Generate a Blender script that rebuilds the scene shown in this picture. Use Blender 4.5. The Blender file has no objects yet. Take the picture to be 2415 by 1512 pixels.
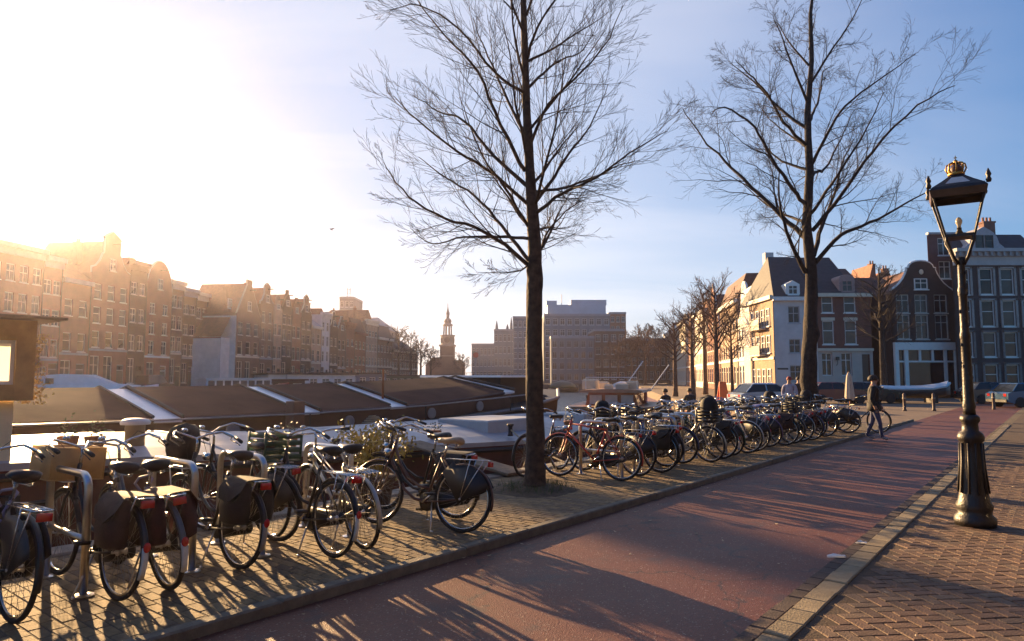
import bpy, math, random
from mathutils import Vector, Matrix

R = math.radians
SC = bpy.context.scene
COL = SC.collection

# ------------------------------------------------------------------ camera
EYE = 1.725
PITCH = math.atan(134 / 1610)
cam = bpy.data.cameras.new('camera')
cam.lens = 24.0
cam.sensor_width = 36.0
cam.clip_start = 0.05
cam.clip_end = 5000
cam_o = bpy.data.objects.new('camera', cam)
cam_o.location = (0, 0, EYE)
cam_o.rotation_euler = (R(90) + PITCH, 0, 0)
COL.objects.link(cam_o)
SC.camera = cam_o

# ------------------------------------------------------------------ sky, sun, exposure
SUN_AZ, SUN_EL = R(-34.6), R(11.8)
world = bpy.data.worlds.new('World')
SC.world = world
world.use_nodes = True
wn, wl = world.node_tree.nodes, world.node_tree.links
bg = wn['Background']
bg.inputs["Strength"].default_value = 0.056
sky = wn.new('ShaderNodeTexSky')
sky.sky_type = 'NISHITA'
sky.sun_disc = False
sky.sun_elevation = SUN_EL
sky.sun_rotation = SUN_AZ
sky.air_density = 1.0
sky.dust_density = 0.2
sky.ozone_density = 3.5
wtc = wn.new('ShaderNodeTexCoord')
wsep = wn.new('ShaderNodeSeparateXYZ')
wl.new(wtc.outputs['Generated'], wsep.inputs[0])
def wmath(op, a, b=None):
    n = wn.new('ShaderNodeMath'); n.operation = op
    for i, v in enumerate((a, b)):
        if v is None: continue
        if isinstance(v, (int, float)): n.inputs[i].default_value = v
        else: wl.new(v, n.inputs[i])
    return n.outputs[0]
zc = wmath('ADD', wmath('MAXIMUM', wsep.outputs[2], 0.0), 0.16)
wcmb = wn.new('ShaderNodeCombineXYZ')
wl.new(wmath('DIVIDE', wsep.outputs[0], zc), wcmb.inputs[0])
wl.new(wmath('DIVIDE', wsep.outputs[1], zc), wcmb.inputs[1])
wmap = wn.new('ShaderNodeMapping')
wmap.inputs['Rotation'].default_value = (0, 0, R(24))
wmap.inputs['Scale'].default_value = (0.34, 1.25, 1)
wl.new(wcmb.outputs[0], wmap.inputs[0])
wno = wn.new('ShaderNodeTexNoise')
wno.inputs['Scale'].default_value = 0.8
wno.inputs['Detail'].default_value = 5
wno.inputs['Roughness'].default_value = 0.55
wno.inputs['Distortion'].default_value = 0.6
wl.new(wmap.outputs[0], wno.inputs['Vector'])
wramp = wn.new('ShaderNodeValToRGB')
wramp.color_ramp.elements[0].position = 0.44
wramp.color_ramp.elements[1].position = 0.82
wl.new(wno.outputs['Fac'], wramp.inputs[0])
# thin cirrus veil, bright towards the sun (forward scattering) and faint away from it
sdir = wn.new('ShaderNodeVectorMath'); sdir.operation = 'DOT_PRODUCT'
sdir.inputs[1].default_value = (math.sin(SUN_AZ) * math.cos(SUN_EL), math.cos(SUN_AZ) * math.cos(SUN_EL), math.sin(SUN_EL))
wl.new(wtc.outputs['Generated'], sdir.inputs[0])
wfw = wmath('MINIMUM', wmath('POWER', wmath('MAXIMUM', sdir.outputs['Value'], 0.0), 2.0), 0.62)
wamt = wmath('MULTIPLY', wmath('ADD', wmath('MULTIPLY', wramp.outputs[0], 1.0), 0.75), wmath('ADD', wfw, 0.02))
wtint = wn.new('ShaderNodeMix'); wtint.data_type = 'RGBA'; wtint.blend_type = 'MULTIPLY'
wtint.inputs['Factor'].default_value = 1.0
wtint.inputs['B'].default_value = (0.74, 0.94, 1.38, 1)
wl.new(sky.outputs[0], wtint.inputs['A'])
wmix = wn.new('ShaderNodeMix'); wmix.data_type = 'RGBA'; wmix.blend_type = 'ADD'
wmix.inputs['Factor'].default_value = 1.0
wcc = wn.new('ShaderNodeMix'); wcc.data_type = 'RGBA'
wcc.inputs['A'].default_value = (0, 0, 0, 1)
wcc.inputs['B'].default_value = (10.4, 10.2, 10.9, 1)
wl.new(wamt, wcc.inputs['Factor'])
wl.new(wtint.outputs['Result'], wmix.inputs['A'])
whz = wmath('MULTIPLY', wmath('POWER', wmath('SUBTRACT', 1.0, wmath('MAXIMUM', wsep.outputs[2], 0.0)), 9.0), 0.75)
wh2 = wn.new('ShaderNodeMix'); wh2.data_type = 'RGBA'; wh2.blend_type = 'ADD'; wh2.inputs['B'].default_value = (3.9, 3.5, 3.5, 1)
wl.new(whz, wh2.inputs['Factor']); wl.new(wcc.outputs['Result'], wh2.inputs['A'])
wl.new(wh2.outputs['Result'], wmix.inputs['B'])
# the sensor-white region round the sun is held down so that it does not flood the shade
SKY_CAP = 8.0
whs = wn.new('ShaderNodeHueSaturation'); whs.inputs['Saturation'].default_value = 1.3
wl.new(wmix.outputs['Result'], whs.inputs['Color'])
def wvec(op, a, b):
    n = wn.new('ShaderNodeVectorMath'); n.operation = op
    for i, v in enumerate((a, b)):
        if isinstance(v, tuple): n.inputs[i].default_value = v
        else: wl.new(v, n.inputs[i])
    return n.outputs[0]
wden = wvec('ADD', wvec('MULTIPLY', whs.outputs[0], (1 / SKY_CAP,) * 3), (1, 1, 1))
wl.new(wvec('DIVIDE', whs.outputs[0], wden), bg.inputs['Color'])

sun = bpy.data.lights.new('sun', 'SUN')
sun.energy = 5.0
sun.angle = R(0.5)
sun.color = (1.0, 0.64, 0.3)
sun_o = bpy.data.objects.new('sun', sun)
sun_o.location = (-60, 80, 40)
sun_dir = Vector((math.sin(SUN_AZ) * math.cos(SUN_EL), math.cos(SUN_AZ) * math.cos(SUN_EL), math.sin(SUN_EL)))
sun_o.rotation_euler = sun_dir.to_track_quat('Z', 'Y').to_euler()
COL.objects.link(sun_o)

SC.view_settings.view_transform = 'Standard'
SC.view_settings.look = 'None'
SC.view_settings.gamma = 1.0
SC.view_settings.exposure = 1.8
SC.view_settings.use_curve_mapping = False
SC.render.engine = 'CYCLES'
SC.cycles.use_denoising = True
SC.cycles.max_bounces = 6
SC.cycles.diffuse_bounces = 3
SC.cycles.glossy_bounces = 3
SC.cycles.transmission_bounces = 4
SC.cycles.transparent_max_bounces = 8
SC.cycles.volume_bounces = 1
SC.cycles.sample_clamp_indirect = 6

# ------------------------------------------------------------------ helpers
def at(x, y, Y):
    """a point seen at photo position (x, y) of a 2415 x 1512 frame, at distance Y"""
    c, s = math.cos(PITCH), math.sin(PITCH)
    u, v = (x - 1207.5) / 1610, (756 - y) / 1610
    k = Y / (c - s * v)
    return Vector((u * k, Y, EYE + (s + c * v) * k))
SA = R(38.64)
def ST(s, t, z=0.0):
    """street frame: s along the cycle path, t towards the canal"""
    return Vector((s * math.sin(SA) - t * math.cos(SA), s * math.cos(SA) + t * math.sin(SA), z))
ST_ROT = R(90) - SA          # local x along the street, local y towards the canal

class MB:
    def __init__(self):
        self.v, self.f, self.mi, self.cur, self.M = [], [], [], 0, None
    def add(self, vs, fs):
        o = len(self.v)
        if self.M is not None:
            vs = [self.M @ Vector(p) for p in vs]
        self.v += [tuple(p) for p in vs]
        self.f += [tuple(i + o for i in q) for q in fs]
        self.mi += [self.cur] * len(fs)
        return self
    def box(self, x0, x1, y0, y1, z0, z1):
        vs = [(x, y, z) for z in (z0, z1) for y in (y0, y1) for x in (x0, x1)]
        return self.add(vs, [(0, 2, 3, 1), (4, 5, 7, 6), (0, 1, 5, 4), (2, 6, 7, 3), (0, 4, 6, 2), (1, 3, 7, 5)])
    def cbox(self, x0, x1, y0, y1, z0, z1, b=0.01):
        """box with chamfered upper edges"""
        vs = [(x0, y0, z0), (x1, y0, z0), (x1, y1, z0), (x0, y1, z0),
              (x0, y0, z1 - b), (x1, y0, z1 - b), (x1, y1, z1 - b), (x0, y1, z1 - b),
              (x0 + b, y0 + b, z1), (x1 - b, y0 + b, z1), (x1 - b, y1 - b, z1), (x0 + b, y1 - b, z1)]
        fs = [(0, 3, 2, 1), (8, 9, 10, 11)]
        for i in range(4):
            j = (i + 1) % 4
            fs += [(i, j, 4 + j, 4 + i), (4 + i, 4 + j, 8 + j, 8 + i)]
        return self.add(vs, fs)
    def tube(self, pts, r, n=8, cap=True, closed=False):
        pts = [Vector(p) for p in pts]
        m = len(pts)
        rs = r if isinstance(r, (list, tuple)) else [r] * m
        vs, up = [], None
        for i, p in enumerate(pts):
            if closed: d = pts[(i + 1) % m] - pts[i - 1]
            else: d = pts[min(i + 1, m - 1)] - pts[max(i - 1, 0)]
            if d.length < 1e-9: d = Vector((0, 0, 1))
            d.normalize()
            if up is None:
                up = Vector((0, 0, 1)) if abs(d.z) < 0.9 else Vector((1, 0, 0))
            a = d.cross(up)
            if a.length < 1e-6: a = d.orthogonal()
            a.normalize()
            b = a.cross(d).normalized()
            up = b
            for k in range(n):
                t = 2 * math.pi * k / n
                vs.append(p + (a * math.cos(t) + b * math.sin(t)) * rs[i])
        fs = []
        for i in range(m if closed else m - 1):
            j = (i + 1) % m
            for k in range(n):
                l = (k + 1) % n
                fs.append((i * n + k, i * n + l, j * n + l, j * n + k))
        if cap and not closed and n > 2:
            fs.append(tuple(range(n - 1, -1, -1)))
            fs.append(tuple((m - 1) * n + k for k in range(n)))
        return self.add(vs, fs)
    def lathe(self, prof, n=16, c=(0, 0, 0)):
        vs, m = [], len(prof)
        for r, z in prof:
            for k in range(n):
                t = 2 * math.pi * k / n
                vs.append((c[0] + r * math.cos(t), c[1] + r * math.sin(t), c[2] + z))
        fs = []
        for i in range(m - 1):
            for k in range(n):
                l = (k + 1) % n
                fs.append((i * n + k, i * n + l, (i + 1) * n + l, (i + 1) * n + k))
        fs.append(tuple(range(n - 1, -1, -1)))
        fs.append(tuple((m - 1) * n + k for k in range(n)))
        return self.add(vs, fs)
    def prism(self, poly, y0, y1):
        """outline in x-z (counter-clockwise seen from -y), extruded from y0 to y1"""
        n = len(poly)
        vs = [(x, y0, z) for x, z in poly] + [(x, y1, z) for x, z in poly]
        fs = [tuple(range(n)), tuple(range(2 * n - 1, n - 1, -1))]
        for i in range(n):
            j = (i + 1) % n
            fs.append((i, i + n, j + n, j))
        return self.add(vs, fs)
    def slab(self, poly, z0, z1):
        """outline in x-y (counter-clockwise seen from above)"""
        n = len(poly)
        vs = [(x, y, z1) for x, y in poly] + [(x, y, z0) for x, y in poly]
        fs = [tuple(range(n)), tuple(range(2 * n - 1, n - 1, -1))]
        for i in range(n):
            j = (i + 1) % n
            fs.append((i, i + n, j + n, j))
        return self.add(vs, fs)
    def loft(self, rings, closed=True, caps=True):
        n = len(rings[0]); vs = [p for r in rings for p in r]; fs = []
        for i in range(len(rings) - 1):
            for k in range(n if closed else n - 1):
                l = (k + 1) % n
                fs.append((i * n + k, i * n + l, (i + 1) * n + l, (i + 1) * n + k))
        if caps and closed:
            fs.append(tuple(range(n - 1, -1, -1)))
            fs.append(tuple((len(rings) - 1) * n + k for k in range(n)))
        return self.add(vs, fs)
    def ball(self, c, r, n=12, m=8, sq=(1, 1, 1)):
        vs, fs = [], []
        for i in range(m + 1):
            a = math.pi * i / m
            for k in range(n):
                t = 2 * math.pi * k / n
                vs.append((c[0] + r * sq[0] * math.sin(a) * math.cos(t), c[1] + r * sq[1] * math.sin(a) * math.sin(t), c[2] - r * sq[2] * math.cos(a)))
        for i in range(m):
            for k in range(n):
                l = (k + 1) % n
                fs.append((i * n + k, i * n + l, (i + 1) * n + l, (i + 1) * n + k))
        return self.add(vs, fs)
    def mesh(self, name, mats=(), smooth=False):
        me = bpy.data.meshes.new(name)
        me.from_pydata(self.v, [], self.f)
        for m in (mats if isinstance(mats, (list, tuple)) else [mats]):
            me.materials.append(m)
        if any(self.mi): me.polygons.foreach_set('material_index', self.mi)
        if smooth:
            me.polygons.foreach_set('use_smooth', [True] * len(me.polygons))
        me.update()
        return me

def obj(name, me, parent=None, loc=(0, 0, 0), rot=(0, 0, 0), mat=None, label=None, cat=None, group=None, kind=None, scale=None):
    o = bpy.data.objects.new(name, me)
    COL.objects.link(o)
    o.location = loc
    o.rotation_euler = rot
    if scale: o.scale = scale
    if parent is not None: o.parent = parent
    if mat is not None:
        o.material_slots[0].link = 'OBJECT'
        o.material_slots[0].material = mat
    for k, v in (('label', label), ('category', cat), ('group', group), ('kind', kind)):
        if v: o[k] = v
    return o
def part(name, mb, mats, parent, smooth=False, **kw):
    return obj(name, mb.mesh(name, mats, smooth), parent, **kw)
def thing(name, label, cat, loc=(0, 0, 0), rot=0.0, group=None):
    return obj(name, None, None, loc, (0, 0, rot) if isinstance(rot, (int, float)) else rot, None, label, cat, group)

# ------------------------------------------------------------------ materials
_mats = {}
def mat(name, col, rough=0.6, metal=0.0, var=0.12, scale=6.0, bump=0.0, bscale=None, col2=None, spec=0.5, coat=0.0, rndvar=0.0, detail=4.0, emit=None):
    if name in _mats: return _mats[name]
    m = bpy.data.materials.new(name); m.use_nodes = True
    n, l = m.node_tree.nodes, m.node_tree.links
    p = n['Principled BSDF']
    p.inputs['Roughness'].default_value = rough
    p.inputs['Metallic'].default_value = metal
    p.inputs['Specular IOR Level'].default_value = spec
    p.inputs['Coat Weight'].default_value = coat
    tc = n.new('ShaderNodeTexCoord')
    no = n.new('ShaderNodeTexNoise')
    no.inputs['Scale'].default_value = scale
    no.inputs['Detail'].default_value = detail
    no.inputs['Roughness'].default_value = 0.6
    l.new(tc.outputs['Object'], no.inputs['Vector'])
    mix = n.new('ShaderNodeMix'); mix.data_type = 'RGBA'
    c = list(col)[:3]
    lo = [x * (1 - var) for x in c]; hi = [min(1, x * (1 + var)) for x in c]
    if col2 is not None: lo = list(col2)[:3]; hi = c
    mix.inputs['A'].default_value = (*lo, 1); mix.inputs['B'].default_value = (*hi, 1)
    ramp = n.new('ShaderNodeMapRange')
    ramp.inputs['From Min'].default_value = 0.3; ramp.inputs['From Max'].default_value = 0.7
    l.new(no.outputs['Fac'], ramp.inputs['Value'])
    l.new(ramp.outputs[0], mix.inputs['Factor'])
    out = mix.outputs['Result']
    if rndvar:
        oi = n.new('ShaderNodeObjectInfo')
        hs = n.new('ShaderNodeHueSaturation')
        mr = n.new('ShaderNodeMapRange'); mr.inputs['To Min'].default_value = 1 - rndvar; mr.inputs['To Max'].default_value = 1 + rndvar
        l.new(oi.outputs['Random'], mr.inputs['Value']); l.new(mr.outputs[0], hs.inputs['Value']); l.new(out, hs.inputs['Color'])
        out = hs.outputs[0]
    l.new(out, p.inputs['Base Color'])
    if bump:
        nb = n.new('ShaderNodeTexNoise'); nb.inputs['Scale'].default_value = bscale or scale * 6; nb.inputs['Detail'].default_value = 3
        l.new(tc.outputs['Object'], nb.inputs['Vector'])
        b = n.new('ShaderNodeBump'); b.inputs['Strength'].default_value = bump; b.inputs['Distance'].default_value = 0.02
        l.new(nb.outputs['Fac'], b.inputs['Height']); l.new(b.outputs[0], p.inputs['Normal'])
    if emit:
        p.inputs['Emission Color'].default_value = (*emit[:3], 1); p.inputs['Emission Strength'].default_value = emit[3]
    _mats[name] = m
    return m
def glass(name, tint=(0.03, 0.04, 0.05), rough=0.06):
    """window glass over a dark room: glossy, dark, slightly wavy"""
    m = mat(name, tint, rough, 0, 0.3, 0.8, spec=0.32)
    return m
def clear_glass(name):
    if name in _mats: return _mats[name]
    m = bpy.data.materials.new(name); m.use_nodes = True
    n, l = m.node_tree.nodes, m.node_tree.links
    for x in list(n):
        if x.type != 'OUTPUT_MATERIAL': n.remove(x)
    out = [x for x in n if x.type == 'OUTPUT_MATERIAL'][0]
    tr = n.new('ShaderNodeBsdfTransparent'); tr.inputs[0].default_value = (0.94, 0.96, 0.97, 1)
    gl = n.new('ShaderNodeBsdfGlossy'); gl.inputs['Roughness'].default_value = 0.056
    fr = n.new('ShaderNodeFresnel'); fr.inputs['IOR'].default_value = 1.3
    mx = n.new('ShaderNodeMixShader')
    l.new(fr.outputs[0], mx.inputs[0]); l.new(tr.outputs[0], mx.inputs[1]); l.new(gl.outputs[0], mx.inputs[2])
    l.new(mx.outputs[0], out.inputs['Surface'])
    _mats[name] = m
    return m

random.seed(7)
# ================================================================== SETTING: water, quay, cycle path, pavement
def struct(name, mb, mats, parent=None, smooth=False, **kw):
    o = part(name, mb, mats, parent, smooth, **kw)
    if parent is None: o['kind'] = 'structure'
    return o

# ---- canal water
wm = bpy.data.materials.new('canal_water'); wm.use_nodes = True
n, l = wm.node_tree.nodes, wm.node_tree.links
p = n['Principled BSDF']
p.inputs['Base Color'].default_value = (0.022, 0.03, 0.032, 1); p.inputs['Roughness'].default_value = 0.2; p.inputs['IOR'].default_value = 1.33
tc = n.new('ShaderNodeTexCoord'); nz = n.new('ShaderNodeTexNoise'); nz.inputs['Scale'].default_value = 1.6; nz.inputs['Detail'].default_value = 4
l.new(tc.outputs['Object'], nz.inputs['Vector'])
bp = n.new('ShaderNodeBump'); bp.inputs['Strength'].default_value = 0.9; bp.inputs['Distance'].default_value = 0.22
l.new(nz.outputs['Fac'], bp.inputs['Height']); l.new(bp.outputs[0], p.inputs['Normal'])
WATER_Z = -0.95
struct('water', MB().slab([(-150, -40), (150, -40), (150, 700), (-150, 700)], WATER_Z - 0.3, WATER_Z), wm)

# ---- materials of the ground
m_wall = mat('quay_wall_brick', (0.13, 0.085, 0.065), 0.9, var=0.4, scale=3, bump=0.4, bscale=14)
m_joint = mat('joint_sand', (0.11, 0.085, 0.055), 0.95, var=0.4, scale=5, bump=0.5, bscale=60)
m_quay = [mat('quay_brick_%d' % i, c, 0.85, var=0.3, scale=9, bump=0.5, bscale=70, rndvar=0.16) for i, c in enumerate([(0.2, 0.14, 0.075), (0.25, 0.175, 0.085), (0.16, 0.112, 0.066), (0.22, 0.15, 0.07)])]
m_pave = [mat('pavement_brick_%d' % i, c, 0.8, var=0.28, scale=9, bump=0.5, bscale=70, rndvar=0.2) for i, c in enumerate([(0.14, 0.083, 0.052), (0.158, 0.094, 0.058), (0.122, 0.073, 0.048), (0.148, 0.098, 0.062)])]
m_kerb = mat('kerb_concrete', (0.17, 0.145, 0.105), 0.85, var=0.3, scale=7, bump=0.4, bscale=60, rndvar=0.12)
m_stone = mat('band_stone', (0.24, 0.19, 0.115), 0.8, var=0.28, scale=8, bump=0.4, bscale=60, rndvar=0.16)
m_gutter = mat('gutter_brick', (0.07, 0.048, 0.04), 0.85, var=0.35, scale=8, bump=0.4, bscale=60, rndvar=0.15)
m_earth = mat('tree_pit_soil', (0.085, 0.06, 0.035), 0.95, var=0.4, scale=6, bump=0.8, bscale=30)

def asphalt():
    m = bpy.data.materials.new('red_asphalt'); m.use_nodes = True
    n, l = m.node_tree.nodes, m.node_tree.links
    p = n['Principled BSDF']; p.inputs['Roughness'].default_value = 0.72
    tc = n.new('ShaderNodeTexCoord')
    def noise(sc, det, ro=0.6):
        q = n.new('ShaderNodeTexNoise'); q.inputs['Scale'].default_value = sc; q.inputs['Detail'].default_value = det; q.inputs['Roughness'].default_value = ro
        l.new(tc.outputs['Object'], q.inputs['Vector']); return q.outputs['Fac']
    def rng(f, a, b, c, d):
        q = n.new('ShaderNodeMapRange'); l.new(f, q.inputs['Value'])
        for k, v in zip(('From Min', 'From Max', 'To Min', 'To Max'), (a, b, c, d)): q.inputs[k].default_value = v
        return q.outputs[0]
    big = rng(noise(0.35, 5), 0.3, 0.7, 0, 1)
    mx = n.new('ShaderNodeMix'); mx.data_type = 'RGBA'
    mx.inputs['A'].default_value = (0.11, 0.03, 0.016, 1); mx.inputs['B'].default_value = (0.142, 0.042, 0.021, 1)
    l.new(big, mx.inputs['Factor'])
    vo = n.new('ShaderNodeTexVoronoi'); vo.inputs['Scale'].default_value = 95; l.new(tc.outputs['Object'], vo.inputs['Vector'])
    sep = n.new('ShaderNodeSeparateColor'); l.new(vo.outputs['Color'], sep.inputs[0])
    sp = rng(sep.outputs[0], 0.0, 1.0, 0.72, 1.28)
    mul = n.new('ShaderNodeMix'); mul.data_type = 'RGBA'; mul.blend_type = 'MULTIPLY'; mul.inputs['Factor'].default_value = 1
    l.new(mx.outputs['Result'], mul.inputs['A']); l.new(sp, mul.inputs['B'])
    # scattered pale grit
    pale = rng(sep.outputs[1], 0.965, 0.985, 0, 0.55)
    g = n.new('ShaderNodeMix'); g.data_type = 'RGBA'; g.inputs['B'].default_value = (0.4, 0.34, 0.28, 1)
    l.new(pale, g.inputs['Factor']); l.new(mul.outputs['Result'], g.inputs['A'])
    # repair patches and stains
    st1 = rng(noise(1.3, 6, .7), 0.55, 0.63, 0, 0.7)
    g2 = n.new('ShaderNodeMix'); g2.data_type = 'RGBA'; g2.inputs['B'].default_value = (0.055, 0.034, 0.032, 1)
    l.new(st1, g2.inputs['Factor']); l.new(g.outputs['Result'], g2.inputs['A'])
    # hairline cracks
    dn = n.new('ShaderNodeTexNoise'); dn.inputs['Scale'].default_value = 2.5; dn.inputs['Detail'].default_value = 4; l.new(tc.outputs['Object'], dn.inputs['Vector'])
    va = n.new('ShaderNodeVectorMath'); va.operation = 'MULTIPLY_ADD'; va.inputs[1].default_value = (.7, .7, .7); l.new(dn.outputs['Color'], va.inputs[0]); l.new(tc.outputs['Object'], va.inputs[2])
    ck = n.new('ShaderNodeTexVoronoi'); ck.feature = 'DISTANCE_TO_EDGE'; ck.inputs['Scale'].default_value = .42; l.new(va.outputs[0], ck.inputs['Vector'])
    crk = rng(ck.outputs['Distance'], 0.0, 0.008, 0.9, 0)
    g3 = n.new('ShaderNodeMix'); g3.data_type = 'RGBA'; g3.inputs['B'].default_value = (0.02, 0.014, 0.013, 1)
    l.new(crk, g3.inputs['Factor']); l.new(g2.outputs['Result'], g3.inputs['A'])
    l.new(g3.outputs['Result'], p.inputs['Base Color'])
    b = n.new('ShaderNodeBump'); b.inputs['Strength'].default_value = 0.55; b.inputs['Distance'].default_value = 0.006
    l.new(vo.outputs['Distance'], b.inputs['Height']); l.new(b.outputs[0], p.inputs['Normal'])
    l.new(rng(big, 0, 1, 0.5, 0.66), p.inputs['Roughness'])
    return m

# ---- land: one sheet on the near side of the canal, cut along the quay edge
def stq(s, t): q = ST(s, t); return (q.x, q.y)
QE = 7.55                                   # quay edge
bend = (9.4, 24.6)
quay_line = [stq(-26, QE), stq(26.2, QE), (13.9, 62), (21.5, 113), (33.2, 195), (120, 330)]
near_ground = MB().slab([stq(-26, 4.3), *[(x, y) for x, y in quay_line[::1]], (150, 330), (150, -40), stq(-26, -40)][::-1], -2.2, -0.03)
struct('ground', near_ground, mat('far_paving', (0.15, 0.105, 0.075), 0.9, var=0.25, scale=1.5, bump=0.3, bscale=12))
KB, RA, GB, PB = 4.56, 1.735, 1.61, 1.42     # kerb line, asphalt edge, gutter edge, brick edge (t)
Q_Z, P_Z = 0.075, 0.06
S0, S1 = -6.0, 27.0
# the cycle path
road = struct('cycle_path', MB().slab([stq(S0, RA), stq(60, RA), stq(60, KB), stq(S0, KB)], -0.1, 0.0), asphalt())
# bed under the bricks of the quay and the pavement
quay = struct('quay', MB().slab([stq(S0 - 15, KB + 0.05), stq(S1, KB + 0.05), stq(S1, QE - 0.22), stq(S0 - 15, QE - 0.22)], -0.2, Q_Z - 0.0045), m_joint)
pavement = struct('pavement', MB().slab([stq(S0, -14), stq(60, -14), stq(60, PB + 0.004), stq(S0, PB + 0.004)], -0.2, P_Z - 0.0058), mat('pavement_joint', (.07, .045, .03), .95, var=.4, scale=5, bump=.4, bscale=60))

BRICKS = {}
def brick_mesh(lx, ly, k, mats, tag):
    key = (tag, k)
    if key not in BRICKS:
        b = MB(); rr = random.Random(hash((round(lx * 1000), round(ly * 1000), k)) & 0xffff)
        j = lambda: rr.uniform(-0.0022, 0.0022)
        h = 0.06
        b.v = []
        c = 0.005
        vs = [(-lx / 2 + j(), -ly / 2 + j(), -h), (lx / 2 + j(), -ly / 2 + j(), -h), (lx / 2 + j(), ly / 2 + j(), -h), (-lx / 2 + j(), ly / 2 + j(), -h)]
        vs += [(x, y, -c + j()) for x, y, _ in vs[:4]]
        vs += [(x * (1 - 2 * c / lx), y * (1 - 2 * c / ly), j() * 0.6) for x, y, _ in vs[:4]]
        fs = [(8, 9, 10, 11)]
        for i in range(4):
            q = (i + 1) % 4
            fs += [(i, q, 4 + q, 4 + i), (4 + i, 4 + q, 8 + q, 8 + i)]
        b.add(vs, fs)
        BRICKS[key] = (b.mesh('brick', mats[k % len(mats)]), vs, fs)
    return BRICKS[key]

def lay(parent, spots, lx, ly, mats, tag, limit=285):
    """the bricks that show largest become objects; the others stay geometry in one mesh"""
    spots.sort(key=lambda q: q[0])
    rest = [MB() for _ in mats]
    big = MB()
    for i, (d, pos, rz) in enumerate(spots):
        k = random.randrange(12)
        me, vs, fs = brick_mesh(lx, ly, k, mats, tag)
        dz = random.uniform(-0.0022, 0.0015); tilt = (random.uniform(-0.006, 0.006), random.uniform(-0.006, 0.006), rz + random.uniform(-0.015, 0.015))
        if i < limit:
            obj('brick', me, parent, (pos.x, pos.y, pos.z + dz), tilt)
        else:
            c, s = math.cos(tilt[2]), math.sin(tilt[2])
            big.cur = k % len(mats)
            big.add([(pos.x + x * c - y * s, pos.y + x * s + y * c, pos.z + dz + z + x * tilt[1] * -1 + y * tilt[0]) for x, y, z in vs], fs)
    o = part('brick_field', big, mats, parent)
    o['kind'] = 'stuff'
    return o
def in_view(p, margin=0.06):
    c, s = math.cos(PITCH), math.sin(PITCH)
    Z = p.z - EYE; d = p.y * c + Z * s
    if d < 0.5: return False
    u = p.x / d; v = (-p.y * s + Z * c) / d
    return abs(u) < 0.75 + margin and abs(v) < 0.47 + margin

# quay: half-bond courses running across the quay
sp = []
bx, by = 0.2, 0.098
ncol = int((26 - 0.2) / by)
for i in range(ncol):
    s = 0.2 + i * by
    t = KB + 0.17 + (0.1 if i % 2 else 0.0)
    while t < QE - 0.33:
        q = ST(s, t, Q_Z)
        pit = math.hypot(s - 8.2, t - 6.2) < 0.62
        if in_view(q) and not pit and s < 24: sp.append((q.length, q, ST_ROT + R(90)))
        t += bx + 0.006
lay(quay, sp, bx - 0.004, by - 0.008, m_quay, 'q')
# pavement: herringbone
sp = []
L_, W_ = 0.208, 0.104
a45 = ST_ROT + R(45)
ex = Vector((math.cos(a45), math.sin(a45), 0)); ey = Vector((-math.sin(a45), math.cos(a45), 0))
o0 = ST(4, 0, P_Z)
for i in range(-220, 220):
    for j in range(-60, 60):
        # lattice of the herringbone: vectors (W,W) and (2W*2, 0)-type cell
        base = o0 + ex * (W_ * (i + 4 * j)) + ey * (W_ * i)
        for (dx, dy, rz) in ((1.0, 0.5, a45), (2.5, 0.0, a45 + R(90))):
            q = base + ex * (W_ * dx) + ey * (W_ * dy)
            tt = -q.x * math.cos(SA) + q.y * math.sin(SA)
            if tt > PB - 0.06 or q.length > 17 or q.y < 2: continue
            if math.hypot(q.x - 5.24, q.y - 7.89) < 0.2: continue
            if in_view(q, 0.03): sp.append((q.length, q, rz))
lay(pavement, sp, L_ - 0.009, W_ - 0.009, m_pave, 'p')

# kerbs and bands, stone by stone
kerb = struct('kerb', MB().slab([stq(S0, KB + 0.004), stq(S1 + 4, KB + 0.004), stq(S1 + 4, KB + 0.03), stq(S0, KB + 0.03)], -0.15, 0.02), m_kerb)
kb = MB().cbox(-0.497, 0.497, 0, 0.115, -0.15, 0, 0.014).mesh('kerb_stone', m_kerb)
for i in range(31):
    s = 0.5 + i
    q = ST(s, KB + random.uniform(-0.004, 0.004), Q_Z + 0.012 + random.uniform(-0.006, 0.006))
    obj('kerb_stone', kb, kerb, q, (random.uniform(-0.01, 0.01), random.uniform(-0.004, 0.004), ST_ROT + random.uniform(-0.004, 0.004)))
band = struct('gutter', MB().slab([stq(S0, PB + 0.01), stq(50, PB + 0.01), stq(50, RA - 0.01), stq(S0, RA - 0.01)], -0.12, P_Z - 0.036), m_joint)
st = [MB().cbox(-0.145 - k * 0.012, 0.145 + k * 0.012, 0, 0.178, -0.08, 0, 0.009).mesh('band_stone', m_stone) for k in range(2)]
gt = MB().cbox(-0.1, 0.1, 0, 0.118, -0.08, 0, 0.008).mesh('gutter_brick', m_gutter)
s = 3.0
while s < 30:
    q = ST(s, PB + 0.008, P_Z + 0.006 + random.uniform(-0.005, 0.005))
    obj('band_stone', st[0], band, q, (random.uniform(-0.012, 0.012), random.uniform(-0.01, 0.01), ST_ROT + random.uniform(-0.012, 0.012)))
    s += 0.297
s = 3.2; cnt = 0
while s < 20:
    for r_ in range(1):
        q = ST(s + (0.1 if r_ else 0), GB + 0.006 + r_ * 0.124, P_Z - 0.012 - r_ * 0.01 + random.uniform(-0.005, 0.004))
        obj('gutter_brick', gt, band, q, (random.uniform(-0.012, 0.012), random.uniform(-0.01, 0.01), ST_ROT + random.uniform(-0.015, 0.015)))
    s += 0.206
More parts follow.
